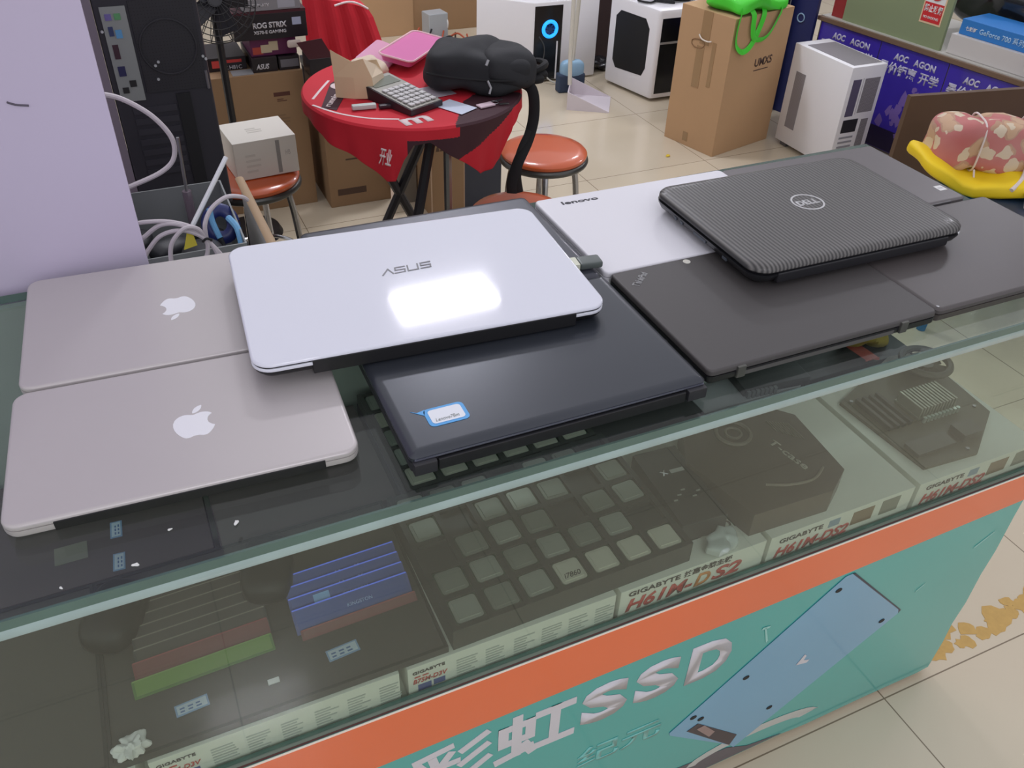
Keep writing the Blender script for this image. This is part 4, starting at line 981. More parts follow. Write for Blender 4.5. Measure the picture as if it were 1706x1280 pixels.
# green board with the no smoking sticker
tg = thing('green_board', 'dull green board with a red no smoking sticker standing on the poster counter', 'board', onP(0.100, 0.02, 0.466), angP)
gb = box('board', (0, 0.50, 0.0, 0.015, 0, 0.30), mat('board_green', (134, 146, 110), 0.6), tg)
st = box('sticker', (0.372, 0.472, -0.0015, 0.0, 0.085, 0.24), mat('sticker_cream', (226, 196, 160), 0.4), tg)
st['label'] = 'red and white no smoking sticker'
box('sticker_white', (0.378, 0.466, -0.0022, -0.0015, 0.165, 0.235), PAPER_W, st)
box('sticker_red', (0.378, 0.466, -0.0022, -0.0015, 0.092, 0.165), mat('sticker_redm', (206, 44, 50), 0.4), st)
text('lettering', '禁止吸烟', 0.03, PAPER_W, st, (0.381, -0.0023, 0.128), FRONT, bold=0.03, width=0.082, height=0.030)
text('lettering', 'NO SMOKING', 0.01, PAPER_W, st, (0.386, -0.0023, 0.104), FRONT, bold=0.02, width=0.07, height=0.010)
bm = bmesh.new(); addtorus(bm, 0.027, 0.004, 0, 28, 6, M=Matrix.Translation((0.422, -0.003, 0.205)) @ Matrix.Rotation(PI / 2, 4, 'X')); mk('prohibition_ring', bm, mat('sticker_redm', (206, 44, 50)), st)
tag(box('red_folder', (0.0, 0.065, 0.03, 0.06, 0, 0.26), mat('folder_red', (150, 44, 44), 0.5), loc=onP(0.03, 0, 0.4665), rot=(0, 0, angP)), 'dark red folder standing left of the green board', 'folder')
# white and blue boxes on the poster counter
t1, o1 = rotbox('product_box', 'long plain white box under the blue one beside the green board', 'box', onP(0.625, 0.03, 0.4665), angP, 0.36, 0.20, 0.075, mat('box_white', (204, 200, 196), 0.5))
t2, o2 = rotbox('product_box', 'blue graphics card box lying on the long white box', 'box', onP(0.640, 0.05, 0.5418), angP, 0.30, 0.17, 0.058, mat('box_blue', (44, 122, 196), 0.4))
text('lettering', 'GeForce 700 系列', 0.03, mat('pale_blue', (170, 206, 236), 0.4), o2, (0.085, -0.0006, 0.016), FRONT, bold=0.02, width=0.19, height=0.026)
text('lettering', '七彩虹', 0.02, PAPER_W, o2, (0.024, -0.0006, 0.018), FRONT, bold=0.02, width=0.05, height=0.017)
t3 = superbox('glitter_bag', 0.045, 0.045, 0.10, mat('bag_violet', (150, 110, 206), 0.2, coat=0.8, noise=0.5, nscale=40), None, onP(1.035, 0.03, 0.567), (0, 0, 0), e=0.7, lump=0.02, sc=16, n=14)
tag(t3, 'shiny violet plastic bag at the right edge beside the long white box', 'bag')
t4 = superbox('black_bag', 0.40, 0.14, 0.15, mat('bin_bag', (26, 27, 30), 0.25, coat=0.6), None, onP(0.79, 0.395, 0.628), (0, 0, angP), e=0.6, lump=0.07, sc=9, n=32, flatbot=-0.16)
tag(t4, 'crumpled black plastic bag heaped behind the blue graphics card box', 'bag')
# blue banner standing by the tall carton
tn = thing('banner', 'narrow navy standing banner with a white strip, behind the tall carton', 'banner', (3.17, 2.72, 0), -1.3)
box('panel', (0, 0.14, 0, 0.02, 0, 0.75), mat('banner_navy', (26, 36, 92), 0.4), tn)
box('edge', (-0.03, -0.0005, 0, 0.022, 0, 0.75), PAPER_W, tn)
bm = bmesh.new(); addtorus(bm, 0.018, 0.003, 0, 20, 6, M=Matrix.Translation((0.07, -0.003, 0.44)) @ Matrix.Rotation(PI / 2, 4, 'X')); mk('emblem', bm, mat('emblem_pale', (150, 180, 206), 0.4), tn)
tag(box('dark_shelf', (3.06, 3.15, 2.70, 2.96, 0, 0.70), mat('shelf_black', (26, 25, 28), 0.5), bev=0.004), 'black shelf unit between the tall carton and the navy banner', 'shelf')

# ---- brown board, floral bolster and blue chair at the right
tb2 = box('standing_board', (0, 0.60, 0, 0.02, 0, 0.50), WOODED, None, loc=(2.745, 1.548, 0), rot=(0, 0, -0.172))
tag(tb2, 'brown board standing upright behind the floral cushion', 'board')
tS = thing('chair', 'blue plastic chair at the right edge with a yellow cloth over it', 'chair', (2.71, 1.05, 0), -0.52)
BLU = mat('chair_blue', (24, 106, 158), 0.4, coat=0.2)
slab('seat', 0.46, 0.40, [(0.02, 0.30), (0.0, 0.31), (0.0, 0.335), (0.012, 0.345)], 0.09, BLU, tS, (-0.23, -0.26, 0))
slab('seat_hollow', 0.26, 0.2, [(0, 0.3452), (0, 0.350)], 0.06, mat('hollow_navy', (20, 44, 70), 0.4), tS, (-0.11, -0.20, 0))
for lx, ly in ((-0.2, -0.23), (0.2, -0.23), (-0.2, 0.1), (0.2, 0.1)):
    tube('leg', [(lx, ly, 0.31), (lx * 1.08, ly * 1.05, 0.0)], 0.014, BLU, tS)
def yfn(p):
    p.z += 0.008 * math.sin(p.x * 30) + 0.075 * max(0.0, min(1.0, (-0.130 - p.x) / 0.11)); return p
tY = superbox('yellow_cloth', 0.255, 0.125, 0.028, mat('cushion_yellow', (240, 206, 22), 0.6), None, (2.745, 1.155, 0.374), (0, -0.04, -0.52), e=0.5, lump=0.03, sc=9, n=26, fn=yfn)
tag(tY, 'bright yellow cushion under the rope-tied floral bolster', 'cushion')
def floral():
    m = mat('floral', (176, 70, 76), 0.75); nt = m.node_tree; b = nt.nodes['Principled BSDF']
    tc = nt.nodes.new('ShaderNodeTexCoord'); v = nt.nodes.new('ShaderNodeTexVoronoi'); v.inputs['Scale'].default_value = 13
    v2 = nt.nodes.new('ShaderNodeTexVoronoi'); v2.inputs['Scale'].default_value = 20
    nz = nt.nodes.new('ShaderNodeTexNoise'); nz.inputs['Scale'].default_value = 22; nt.links.new(tc.outputs['Object'], nz.inputs['Vector'])
    va = nt.nodes.new('ShaderNodeVectorMath'); va.operation = 'MULTIPLY_ADD'; va.inputs[1].default_value = (0.045, 0.045, 0.045)
    nt.links.new(nz.outputs['Color'], va.inputs[0]); nt.links.new(tc.outputs['Object'], va.inputs[2])
    nt.links.new(va.outputs[0], v.inputs['Vector']); nt.links.new(va.outputs[0], v2.inputs['Vector'])
    def ramp(src, stops, interp='CONSTANT'):
        r = nt.nodes.new('ShaderNodeValToRGB'); r.color_ramp.interpolation = interp
        while len(r.color_ramp.elements) < len(stops): r.color_ramp.elements.new(0.5)
        for e, (p, c) in zip(r.color_ramp.elements, stops): e.position = p; e.color = rgb(*c)
        nt.links.new(src, r.inputs[0]); return r
    r1 = ramp(v.outputs['Distance'], [(0.0, (196, 160, 120)), (0.36, (176, 136, 104)), (0.44, (184, 80, 84))])
    r2 = ramp(v2.outputs['Distance'], [(0.0, (1, 1, 1)), (0.40, (255, 255, 255))])
    mx = nt.nodes.new('ShaderNodeMix'); mx.data_type = 'RGBA'; mx.inputs['A'].default_value = rgb(216, 204, 176)
    nt.links.new(r2.outputs[0], mx.inputs['Factor']); nt.links.new(r1.outputs[0], mx.inputs['B'])
    n = nt.nodes.new('ShaderNodeTexNoise'); n.inputs['Scale'].default_value = 9; nt.links.new(tc.outputs['Object'], n.inputs['Vector'])
    m3 = nt.nodes.new('ShaderNodeMix'); m3.data_type = 'RGBA'; m3.inputs['B'].default_value = rgb(206, 176, 166)
    mp = nt.nodes.new('ShaderNodeMath'); mp.operation = 'MULTIPLY'; mp.inputs[1].default_value = 0.6; nt.links.new(n.outputs['Fac'], mp.inputs[0])
    nt.links.new(mp.outputs[0], m3.inputs['Factor']); nt.links.new(mx.outputs['Result'], m3.inputs['A'])
    nt.links.new(m3.outputs['Result'], b.inputs['Base Color']); return m
def bolfn(p):
    for x0 in (-0.085, 0.070):
        d = abs(p.x - x0); k = 1 - 0.13 * math.exp(-(d / 0.022) ** 2)
        p.y *= k; p.z *= k
    return p
tF = superbox('floral_bolster', 0.215, 0.075, 0.082, floral(), None, (2.770, 1.180, 0.470), (0.0, 0.0, -0.52), e=0.42, lump=0.02, sc=10, n=36, fn=bolfn)
tag(tF, 'rolled pink and beige floral cushion tied with white cord at the right edge', 'cushion')
tO = thing('cord', 'white cotton cord tied round the floral cushion, knotted ends hanging', 'cord', (2.770, 1.180, 0.470), -0.52)
WC = mat('cord_white', (222, 210, 206), 0.8)
for x0 in (-0.085, 0.070):
    pts = [(x0, 0.073 * math.copysign(abs(math.cos(a)) ** 0.5, math.cos(a)), 0.080 * math.copysign(abs(math.sin(a)) ** 0.5, math.sin(a))) for a in [2 * PI * k / 40 for k in range(41)]]
    tube('loop', pts, 0.0032, WC, tO)
tube('loose_end', [(-0.085, -0.078, -0.06), (-0.084, -0.10, -0.085), (-0.082, -0.13, -0.105)], 0.003, WC, tO, smooth_n=4)
tube('loose_end', [(0.070, -0.076, -0.03), (0.060, -0.10, -0.055), (0.040, -0.13, -0.070), (0.010, -0.16, -0.085)], 0.007, WC, tO, smooth_n=5)
tube('loose_end', [(0.060, -0.10, -0.055), (0.058, -0.15, -0.080), (0.05, -0.19, -0.100), (0.045, -0.215, -0.115)], 0.006, WC, tO, smooth_n=5)

# ================================================================== STOOLS
ORS = mat('stool_orange', (206, 92, 44), 0.3, coat=0.5)
def stool(label, x, y, r=0.133, h=0.45, rz=0.4):
    t = thing('stool', label, 'stool', (x, y, 0), rz, 'round orange stools')
    bm = bmesh.new(); addlathe(bm, [(0.001, h - 0.022), (r - 0.004, h - 0.022), (r, h - 0.016), (r, h - 0.010), (r - 0.006, h - 0.004), (r - 0.03, h), (0.001, h + 0.003)], 48); mk('seat', bm, ORS, t, smooth=True)
    bm = bmesh.new(); addtorus(bm, r - 0.006, 0.011, h - 0.031, 48, 10); mk('rim', bm, mat('stool_rim', (92, 92, 90), 0.35, metal=0.8), t, smooth=True)
    for k in range(4):
        a = PI / 4 + k * PI / 2; c, s = math.cos(a), math.sin(a); q = r - 0.045
        tube('leg', [(c * q * 0.4, s * q * 0.4, h - 0.034), (c * q * 0.95, s * q * 0.95, h - 0.045), (c * (q + 0.015), s * (q + 0.015), h - 0.10), (c * (q + 0.03), s * (q + 0.03), h * 0.4), (c * (q + 0.05), s * (q + 0.05), 0.0)], 0.0095, CHROME, t, smooth_n=6)
    bm = bmesh.new(); addtorus(bm, r - 0.03, 0.006, h * 0.42, 40, 8); mk('ring', bm, CHROME, t, smooth=True)
    return t
stool('round orange stool right of the red table, its whole seat in view', 1.412, 1.690)
stool('round orange stool partly hidden behind the black laptop, nearest the counter', 1.165, 1.335, h=0.45, rz=0.2)
stool('round orange stool at the left carrying the white box', 0.552, 1.835, r=0.135, h=0.445)
tW, oW = rotbox('product_box', 'plain white box with a grey strip sitting on the left stool', 'box', (0.508, 1.775, 0.4485), 0.09, 0.176, 0.155, 0.108, mat('box_offwhite', (224, 220, 210), 0.5))
box('strip', (0.117, 0.128, -0.0005, 0.0, 0.006, 0.100), mat('strip_grey2', (150, 148, 144), 0.5), oW)
small_print('faint_print', 0.05, 0.06, mat('faint', (210, 206, 196), 0.5), oW, (0.03, -0.0004, 0.02), FRONT, rows=4)
small_print('faint_print', 0.05, 0.04, mat('faint2', (200, 196, 186), 0.5), oW, (0.06, 0.06, 0.1081), (0, 0, 0), rows=3)
text('faint_mark', 'HB', 0.01, mat('faint3', (186, 178, 172), 0.5), oW, (0.142, -0.0004, 0.055), FRONT, width=0.014, height=0.014)

# ================================================================== ROUND TABLE
TX, TY, TZ, TRAD = 0.965, 1.590, 0.72, 0.285
tT = thing('round_table', 'round folding table under the red banner cloth', 'table', (TX, TY, 0), 0)
bm = bmesh.new(); addlathe(bm, [(0.001, TZ - 0.028), (TRAD - 0.012, TZ - 0.028), (TRAD - 0.008, TZ - 0.02), (TRAD - 0.008, TZ - 0.006), (0.001, TZ - 0.006)], 60); mk('tabletop', bm, mat('table_wood', (120, 84, 60), 0.5), tT, smooth=True)
BLK = mat('leg_black', (30, 27, 34), 0.45)
for (x0, y0, x1, y1) in ((0.0, -0.16, -0.16, -0.20), (-0.16, 0.14, 0.16, 0.20), (0.16, 0.14, -0.16, 0.20)):
    tube('leg', [(x0, y0, TZ - 0.029), (x1, y1, 0.0)], 0.014, BLK, tT)
tube('leg', [(0.015, -0.21, TZ - 0.029), (0.015, -0.21, 0.0)], 0.011, STEEL, tT)['label'] = 'bare steel leg'
def droplen(a):
    a = a % 360
    if a > 180: a -= 360
    K = [(-180, .035), (-168, .04), (-155, .06), (-140, .085), (-124, .140), (-119, .135), (-114, .075), (-109, .035), (-101, .03), (-92, .065), (-80, .105), (-70, .145), (-58, .150), (-51, .135), (-47, .05), (-40, .03), (0, .03), (20, .05), (35, .13), (45, .16), (55, .12), (70, .04), (110, .03), (125, .08), (135, .16), (145, .1), (160, .035), (180, .035)]
    for (a0, l0), (a1, l1) in zip(K, K[1:]):
        if a0 <= a <= a1: return l0 + (l1 - l0) * (a - a0) / (a1 - a0)
    return .03
bm = bmesh.new(); NA = 720; RINGS = [0.005 * q for q in range(2, 54)] + [ TRAD - 0.012, TRAD - 0.004]
rows = []
for r in RINGS: rows.append([bm.verts.new((TX + r * math.cos(2 * PI * i / NA), TY + r * math.sin(2 * PI * i / NA), TZ - (0.001 if r > TRAD - 0.006 else 0.0) + 0.0004)) for i in range(NA)])
NK = 36
for k in range(NK + 1):
    row = []
    for i in range(NA):
        a = 2 * PI * i / NA; ln = droplen(math.degrees(a)); f = k / NK
        r = TRAD + 0.0 + (0.003 * math.sin(a * 23) + 0.005 * math.sin(a * 9 + 1)) * f * min(1, ln / 0.08) - 0.03 * f * max(0, (ln - 0.06) / 0.1)
        row.append(bm.verts.new((TX + r * math.cos(a), TY + r * math.sin(a), TZ - 0.005 - ln * f)))
    rows.append(row)
cv = bm.verts.new((TX, TY, TZ + 0.0004))
for i in range(NA): bm.faces.new((cv, rows[0][i], rows[0][(i + 1) % NA]))
for a_, b_ in zip(rows, rows[1:]):
    for i in range(NA): bm.faces.new((a_[i], b_[i], b_[(i + 1) % NA], a_[(i + 1) % NA]))
DKC = mat('cloth_maroon', (62, 28, 38), 0.7)
for f in bm.faces:
    c = f.calc_center_median(); x, y = c.x - TX, c.y - TY
    a = math.degrees(math.atan2(y, x)); drop = TZ - 0.005 - c.z
    f.material_index = 0
    if drop <= 0.0005:
        # dark band on top: right of the line through the two measured points, left of the far strip
        if (x - 0.026) * -0.880 + (y + 0.252) * 0.475 < 0 and x * 0.64 - y * 0.77 > 0.165 and math.hypot(x, y) < TRAD + 1 and a < -28: f.material_index = 1
    elif -112 < a < -86: f.material_index = 1 if drop > 0.024 else 0
    elif -86 <= a < -48: f.material_index = 1 if drop < 0.085 - (a + 86) * 0.0022 else 0
cl = mk('tablecloth', bm, [RED, DKC], None, smooth=True)
sol = cl.modifiers.new('thickness', 'SOLIDIFY'); sol.thickness = 0.0012; sol.offset = 1
tag(cl, 'red promotional banner used as a cloth on the round table, dark stripe across it', 'tablecloth')
CWH = mat('cloth_white', (232, 214, 214), 0.7)
text('lettering', 'm', 0.08, CWH, cl, (0.862, 1.338, TZ + 0.0022), (0, 0, 0.16), bold=0.04, width=0.075, height=0.042)
poly('dark_stripe', [(0.705, 1.52), (0.735, 1.49), (0.80, 1.62), (0.79, 1.70), (0.77, 1.68)], 0, 0.0012, DKC, cl, (0, 0, TZ + 0.0017))
text('lettering', 'running', 0.02, CWH, cl, (0.732, 1.515, TZ + 0.003), (0, 0, 1.05), bold=0.02, width=0.105, height=0.022)
bm = bmesh.new(); addtorus(bm, 0.020, 0.006, 0, 24, 6); mk('letter_o', bm, CWH, cl, (0.790, 1.655, TZ + 0.003)).scale = (1, 1, 0.15)
tube('white_line', [(0.690, 1.545, TZ + 0.0022), (0.735, 1.470, TZ + 0.0022), (0.795, 1.415, TZ + 0.0022), (0.86, 1.385, TZ + 0.0022)], 0.004, CWH, cl, smooth_n=6, flat=(0.0035, 0.0006), up=(0, 0, 1))
tube('white_line', [(0.70, 1.585, TZ + 0.0022), (0.735, 1.645, TZ + 0.0022), (0.772, 1.705, TZ + 0.0022)], 0.004, CWH, cl, smooth_n=6, flat=(0.0035, 0.0006), up=(0, 0, 1))
text('lettering', '开业', 0.03, CWH, cl, (TX - 0.175, TY - 0.2445, TZ - 0.085), (PI / 2, 0.2, -0.62), bold=0.02, width=0.03, height=0.045)

ZTT = TZ + 0.0035
# calculator
tQ = thing('calculator', 'grey desk calculator with a slanted display on the red table', 'calculator', (0.812, 1.572, ZTT), -1.16)
CALW, CALL = 0.105, 0.200   # width across, length
def wedge(name, x0, x1, y0, y1, zb0, zb1, zt0, zt1, m, par):
    bm = bmesh.new()
    v = [bm.verts.new(p) for p in ((x0, y0, zb0), (x1, y0, zb1), (x1, y1, zb1), (x0, y1, zb0), (x0, y0, zt0), (x1, y0, zt1), (x1, y1, zt1), (x0, y1, zt0))]
    for q in ((0, 3, 2, 1), (4, 5, 6, 7), (0, 1, 5, 4), (1, 2, 6, 5), (2, 3, 7, 6), (3, 0, 4, 7)): bm.faces.new([v[i] for i in q])
    return mk(name, bm, m, par)
wedge('body', 0, CALL, 0, CALW, 0.0, 0.0, 0.034, 0.014, mat('calc_dark', (44, 36, 42), 0.4), tQ)
wedge('face_plate', 0.003, CALL - 0.003, 0.003, CALW - 0.003, 0.0338, 0.0142, 0.0352, 0.0158, mat('calc_face', (158, 156, 148), 0.35, metal=0.3), tQ)
wedge('display', 0.018, 0.060, 0.012, CALW - 0.012, 0.0337, 0.0297, 0.0348, 0.0308, mat('calc_lcd', (118, 124, 112), 0.2), tQ)
kb = bmesh.new()
for i in range(6):
    for j in range(5):
        x = 0.082 + 0.0185 * i; y = 0.011 + 0.0175 * j; z = 0.0352 - (x / CALL) * 0.0194
        addbox(kb, x, x + 0.014, y, y + 0.014, z, z + 0.004, bev=0.001)
mk('keypad', kb, mat('calc_keys', (206, 204, 204), 0.4), tQ)
# papers, tan bags, pink tray
tag(box('paper_sheet', (-0.03, 0.03, -0.045, 0.045, 0, 0.0008), mat('sheet_blue', (206, 214, 232), 0.5), loc=(1.015, 1.412, ZTT), rot=(0, 0, 0.5)), 'small white sheet with a blue edge right of the calculator', 'paper')
tag(box('paper_sheet', (-0.045, 0.045, -0.04, 0.04, 0, 0.0008), mat('sheet_grey', (186, 176, 186), 0.5), loc=(1.0, 1.53, ZTT), rot=(0, 0, 0.2)), 'greyish sheet lying behind the calculator', 'paper')
tag(box('lighter', (-0.03, 0.03, -0.008, 0.008, 0, 0.012), mat('lighter_w', (190, 200, 196), 0.4), loc=(0.800, 1.475, ZTT), rot=(0, 0, -0.1), bev=0.003), 'small pale lighter in front of the tan paper bag', 'lighter')
tag(box('pen', (-0.03, 0.06, -0.007, 0.007, 0, 0.010), mat('pen_dark', (50, 40, 48), 0.4), loc=(0.864, 1.462, ZTT), rot=(0, 0, -0.05), bev=0.003), 'dark pen between the lighter and the calculator', 'pen')
def sheet(name, P, th, m, par=None):
    """thin folded sheet from a grid of 3-D points"""
    bm = bmesh.new(); g = [[bm.verts.new(p) for p in row] for row in P]
    for a, b in zip(g, g[1:]):
        for i in range(len(a) - 1): bm.faces.new((a[i], a[i + 1], b[i + 1], b[i]))
    o = mk(name, bm, m, par, smooth=False); s = o.modifiers.new('thickness', 'SOLIDIFY'); s.thickness = th; s.offset = 0
    return o
TAN = mat('tan_paper', (214, 186, 150), 0.75)
z0 = ZTT + 0.001
tJ = thing('paper_bag', 'tan paper bag standing open with torn top on the red table', 'paper bag', (0, 0, 0))
sheet('front', [[(0.757, 1.572, z0), (0.80, 1.545, z0), (0.846, 1.530, z0)], [(0.757, 1.578, z0 + 0.05), (0.80, 1.553, z0 + 0.05), (0.842, 1.537, z0 + 0.05)], [(0.756, 1.590, z0 + 0.112), (0.798, 1.565, z0 + 0.085), (0.826, 1.552, z0 + 0.094)]], 0.001, TAN, tJ)
sheet('side', [[(0.8462, 1.5305, z0), (0.892, 1.575, z0)], [(0.8422, 1.5375, z0 + 0.05), (0.884, 1.582, z0 + 0.045)], [(0.8262, 1.5525, z0 + 0.094), (0.872, 1.592, z0 + 0.062)]], 0.001, mat('tan_paper_light', (222, 202, 176), 0.75), tJ)
sheet('back', [[(0.757, 1.573, z0), (0.81, 1.61, z0), (0.892, 1.5755, z0)], [(0.758, 1.579, z0 + 0.05), (0.81, 1.612, z0 + 0.05), (0.885, 1.583, z0 + 0.045)], [(0.757, 1.591, z0 + 0.11), (0.815, 1.612, z0 + 0.07), (0.873, 1.593, z0 + 0.075)]], 0.001, TAN, tJ)
tag(superbox('crumpled_paper', 0.05, 0.035, 0.022, mat('crumple_tan', (220, 202, 180), 0.75), None, (0.890, 1.705, ZTT + 0.026), (0, 0, 0.3), e=0.9, lump=0.03, sc=26, n=16), 'crumpled beige paper behind the standing tan bag', 'paper')
tR = thing('plastic_tray', 'pink plastic tray with a pale rim leaning on things on the red table', 'tray', (1.03, 1.80, ZTT + 0.012), 0.80)
PKM = mat('pink_plastic', (222, 116, 176), 0.3, coat=0.3)
slab('tray', 0.235, 0.105, [(0.012, 0.0), (0.010, 0.001), (0.004, 0.018), (0.003, 0.019)], 0.02, PKM, tR, (-0.1175, -0.06, 0), (0.12, 0, 0))
bm = bmesh.new()
R1 = rring(0.235, 0.105, 0.02, 0.001, 0.0195, 6)
addtube(bm, [Vector(p) for p in R1] + [Vector(R1[0])], 0.003, 6)
mk('rim', bm, mat('pink_rim', (240, 196, 204), 0.3), tR, (-0.1175, -0.06, 0), (0.12, 0, 0), smooth=True)
tag(slab('tray_lid', 0.16, 0.09, [(0, 0.0), (0, 0.004)], 0.012, mat('pink_lid', (214, 150, 180), 0.3), None, (0.93, 1.72, ZTT + 0.0), (0.25, -0.05, 0.86)), 'pale pink lid half under the pink tray', 'lid')

# backpack
tN = thing('backpack', 'black backpack lying on the red table with a strap hanging to the floor', 'backpack', (1.130, 1.545, ZTT), -0.33)
BPM = mat('backpack_cloth', (34, 35, 39), 0.75, bump=0.2, bscale=500); BPD = mat('backpack_dark', (20, 20, 23), 0.8)
def bp(p):
    k = 1 - 0.22 * max(0, p.x / 0.15); p.z *= k; p.z += 0.006 * math.sin(p.x * 40) * math.sin(p.y * 30); return p
superbox('body', 0.132, 0.100, 0.054, BPM, tN, (0, 0, 0.053), (0, 0.05, 0), e=0.5, lump=0.035, sc=11, n=36, flatbot=-0.050, fn=bp, seed=3)
superbox('front_pocket', 0.066, 0.085, 0.040, BPM, tN, (0.075, -0.012, 0.062), (0, 0.10, 0.0), e=0.55, lump=0.02, sc=14, n=24, seed=7)
tube('zip', [(-0.135, -0.093, 0.060), (-0.06, -0.106, 0.052), (0.03, -0.106, 0.045), (0.12, -0.092, 0.040)], 0.003, BPD, tN, smooth_n=6)
tube('zip_tag', [(0.020, -0.098, 0.094), (0.014, -0.104, 0.082)], 0.0035, mat('tag_grey', (170, 170, 174), 0.4, metal=0.5), tN)
tube('zip_tag', [(0.018, -0.108, 0.046), (0.026, -0.114, 0.030), (0.022, -0.118, 0.016)], 0.003, mat('tag_grey', (170, 170, 174)), tN)
tube('top_handle', [(0.13, -0.05, 0.045), (0.165, -0.03, 0.055), (0.178, 0.01, 0.052), (0.165, 0.05, 0.045), (0.135, 0.06, 0.04)], 0.009, BPD, tN, smooth_n=6)
for i in range(4):
    superbox('buckle', 0.020, 0.014, 0.010, BPD, tN, (0.150 + 0.012 * (i % 2), -0.045 + 0.022 * i, 0.03 + 0.006 * (i % 3)), (0.3, 0.2 * i, 0.4), e=0.6, n=8)
tube('strap', [(0.10, -0.055, 0.030), (0.135, -0.075, 0.012), (0.142, -0.085, -0.05), (0.128, -0.10, -0.11), (0.100, -0.125, -0.165), (0.085, -0.135, -0.215), (0.085, -0.14, -0.245)], 0.01, BPD, tN, smooth_n=6, flat=(0.015, 0.004), up=(0, 1, 0))
tube('strap', [(0.135, -0.095, -0.09), (0.110, -0.11, -0.14), (0.098, -0.12, -0.20), (0.105, -0.125, -0.25)], 0.01, BPD, tN, smooth_n=6, flat=(0.013, 0.004), up=(0, 1, 0))
tg2 = thing('key_ring', 'bunch of keys with a pinkish tag below the backpack', 'keys', (1.095, 1.395, ZTT), 0.2)
box('tag', (-0.028, 0.016, -0.012, 0.012, 0, 0.004), mat('tag_pink', (214, 190, 200), 0.5), tg2, bev=0.001)
bm = bmesh.new(); addtorus(bm, 0.010, 0.0012, 0.0015, 20, 6, 0.024, 0.005); mk('ring', bm, STEEL, tg2)
for k in range(2): box('key', (0.03, 0.055, -0.004 + 0.01 * k, 0.002 + 0.01 * k, 0.0, 0.002), STEEL, tg2, rot=(0, 0, -0.3 + 0.4 * k))

# cartons under the table
for lab, x, y, W_, D_, H_, m in (
    ('brown carton under the left half of the red table', 0.900, 2.42, 0.235, 0.26, 0.37, CARD_D),
    ('narrow brown carton under the right half of the red table', 1.225, 2.20, 0.125, 0.24, 0.33, CARD_D),
    ('dark grey carton beside the narrow brown one under the table', 1.36, 2.22, 0.15, 0.25, 0.20, mat('carton_slate', (52, 56, 68), 0.6)),):
    t_, o_ = rotbox('carton', lab, 'carton', (x, y, 0), 0.0, W_, D_, H_, m, 'cartons under the red table')
    if 'left half' in lab:
        box('print_bar', (0.03, 0.14, -0.0005, 0, 0.045, 0.07), mat('print_brown', (84, 62, 48), 0.7), o_)
        box('print_bar', (0.07, 0.12, -0.0005, 0, 0.18, 0.186), mat('print_brown', (84, 62, 48)), o_)
    if 'narrow' in lab:
        box('side_edge', (-0.004, 0.0, -0.004, 0.0, 0.0, 0.33), mat('edge_pale', (184, 156, 130), 0.7), o_)
        text('print', '▲▲', 0.02, mat('print_brown', (84, 62, 48)), o_, (0.018, -0.0005, 0.26), FRONT, width=0.03, height=0.03)
tag(box('grey_board', (1.135, 1.220, 2.36, 2.38, 0, 0.34), mat('board_stone', (132, 126, 116), 0.6)), 'pale grey board standing between the two brown cartons under the table', 'board')

# ---- left background: carton with stacked computer part boxes
tX, oX = rotbox('carton', 'large brown carton at the left carrying a stack of computer part boxes', 'carton', (0.520, 2.49, 0), 0.0, 0.345, 0.25, 0.50, CARD_D)
box('print_bar', (0.235, 0.292, -0.0005, 0, 0.418, 0.432), mat('print_brown2', (88, 50, 40), 0.7), oX)
small_print('faint_print', 0.04, 0.012, mat('print_brown2', (88, 50, 40)), oX, (0.245, -0.0004, 0.400), FRONT, rows=2)
small_print('faint_print', 0.05, 0.06, mat('print_faint', (134, 106, 78), 0.7), oX, (0.24, -0.0004, 0.30), FRONT, rows=5)
def part_box(label, x0, x1, y0, D_, z0_, z1_, m, rz=0.0, texts=()):
    t, o = rotbox('part_box', label, 'box', (x0, y0, z0_), rz, x1 - x0, D_, z1_ - z0_, m, 'computer part boxes at the left', bev=0.0015)
    for (s, x, z, w_, h_, mm, kw) in texts: text('lettering', s, 0.02, mm, o, (x, -0.0006, z), FRONT, width=w_, height=h_, **kw)
    return t, o
BB = mat('box_black', (30, 24, 30), 0.4, coat=0.2); BM = mat('box_maroon', (70, 20, 34), 0.4, coat=0.2)
LW = mat('letter_white', (204, 200, 204), 0.5); LR = mat('letter_red', (196, 60, 56), 0.5)
tA1, oA1 = part_box('black and red part box with small lettering at the left of the stack', 0.545, 0.690, 2.56, 0.17, 0.5002, 0.545, BB, 0, (('C.H81C', 0.070, 0.004, 0.058, 0.013, LW, {}),))
box('red_stripe', (0.03, 0.13, -0.0007, 0, 0.026, 0.036), LR, oA1); box('red_badge', (0.03, 0.056, -0.0011, 0, 0.012, 0.034), mat('badge_red', (214, 74, 70), 0.5), oA1)
tA2, oA2 = part_box('black part box with white maker lettering, lowest in the middle of the stack', 0.700, 0.785, 2.505, 0.20, 0.5002, 0.549, BB, 0.0, (('ASUS', 0.012, 0.010, 0.045, 0.018, LW, {'shear': 0.25, 'bold': 0.03}),))
tA3, oA3 = part_box('grey printed black part box right of the one with maker lettering', 0.790, 0.862, 2.505, 0.20, 0.5002, 0.546, BB, 0.0)
box('grey_field', (0.006, 0.068, -0.0006, 0, 0.010, 0.036), mat('field_grey', (110, 108, 114), 0.5), oA3)
tA4, oA4 = part_box('purple and orange part box with bar code labels, middle of the stack', 0.705, 0.860, 2.52, 0.18, 0.5495, 0.607, mat('box_purple', (96, 34, 76), 0.4))
box('orange_panel', (0.006, 0.04, -0.0005, 0, 0.006, 0.03), mat('orange_p', (176, 70, 56), 0.5), oA4)
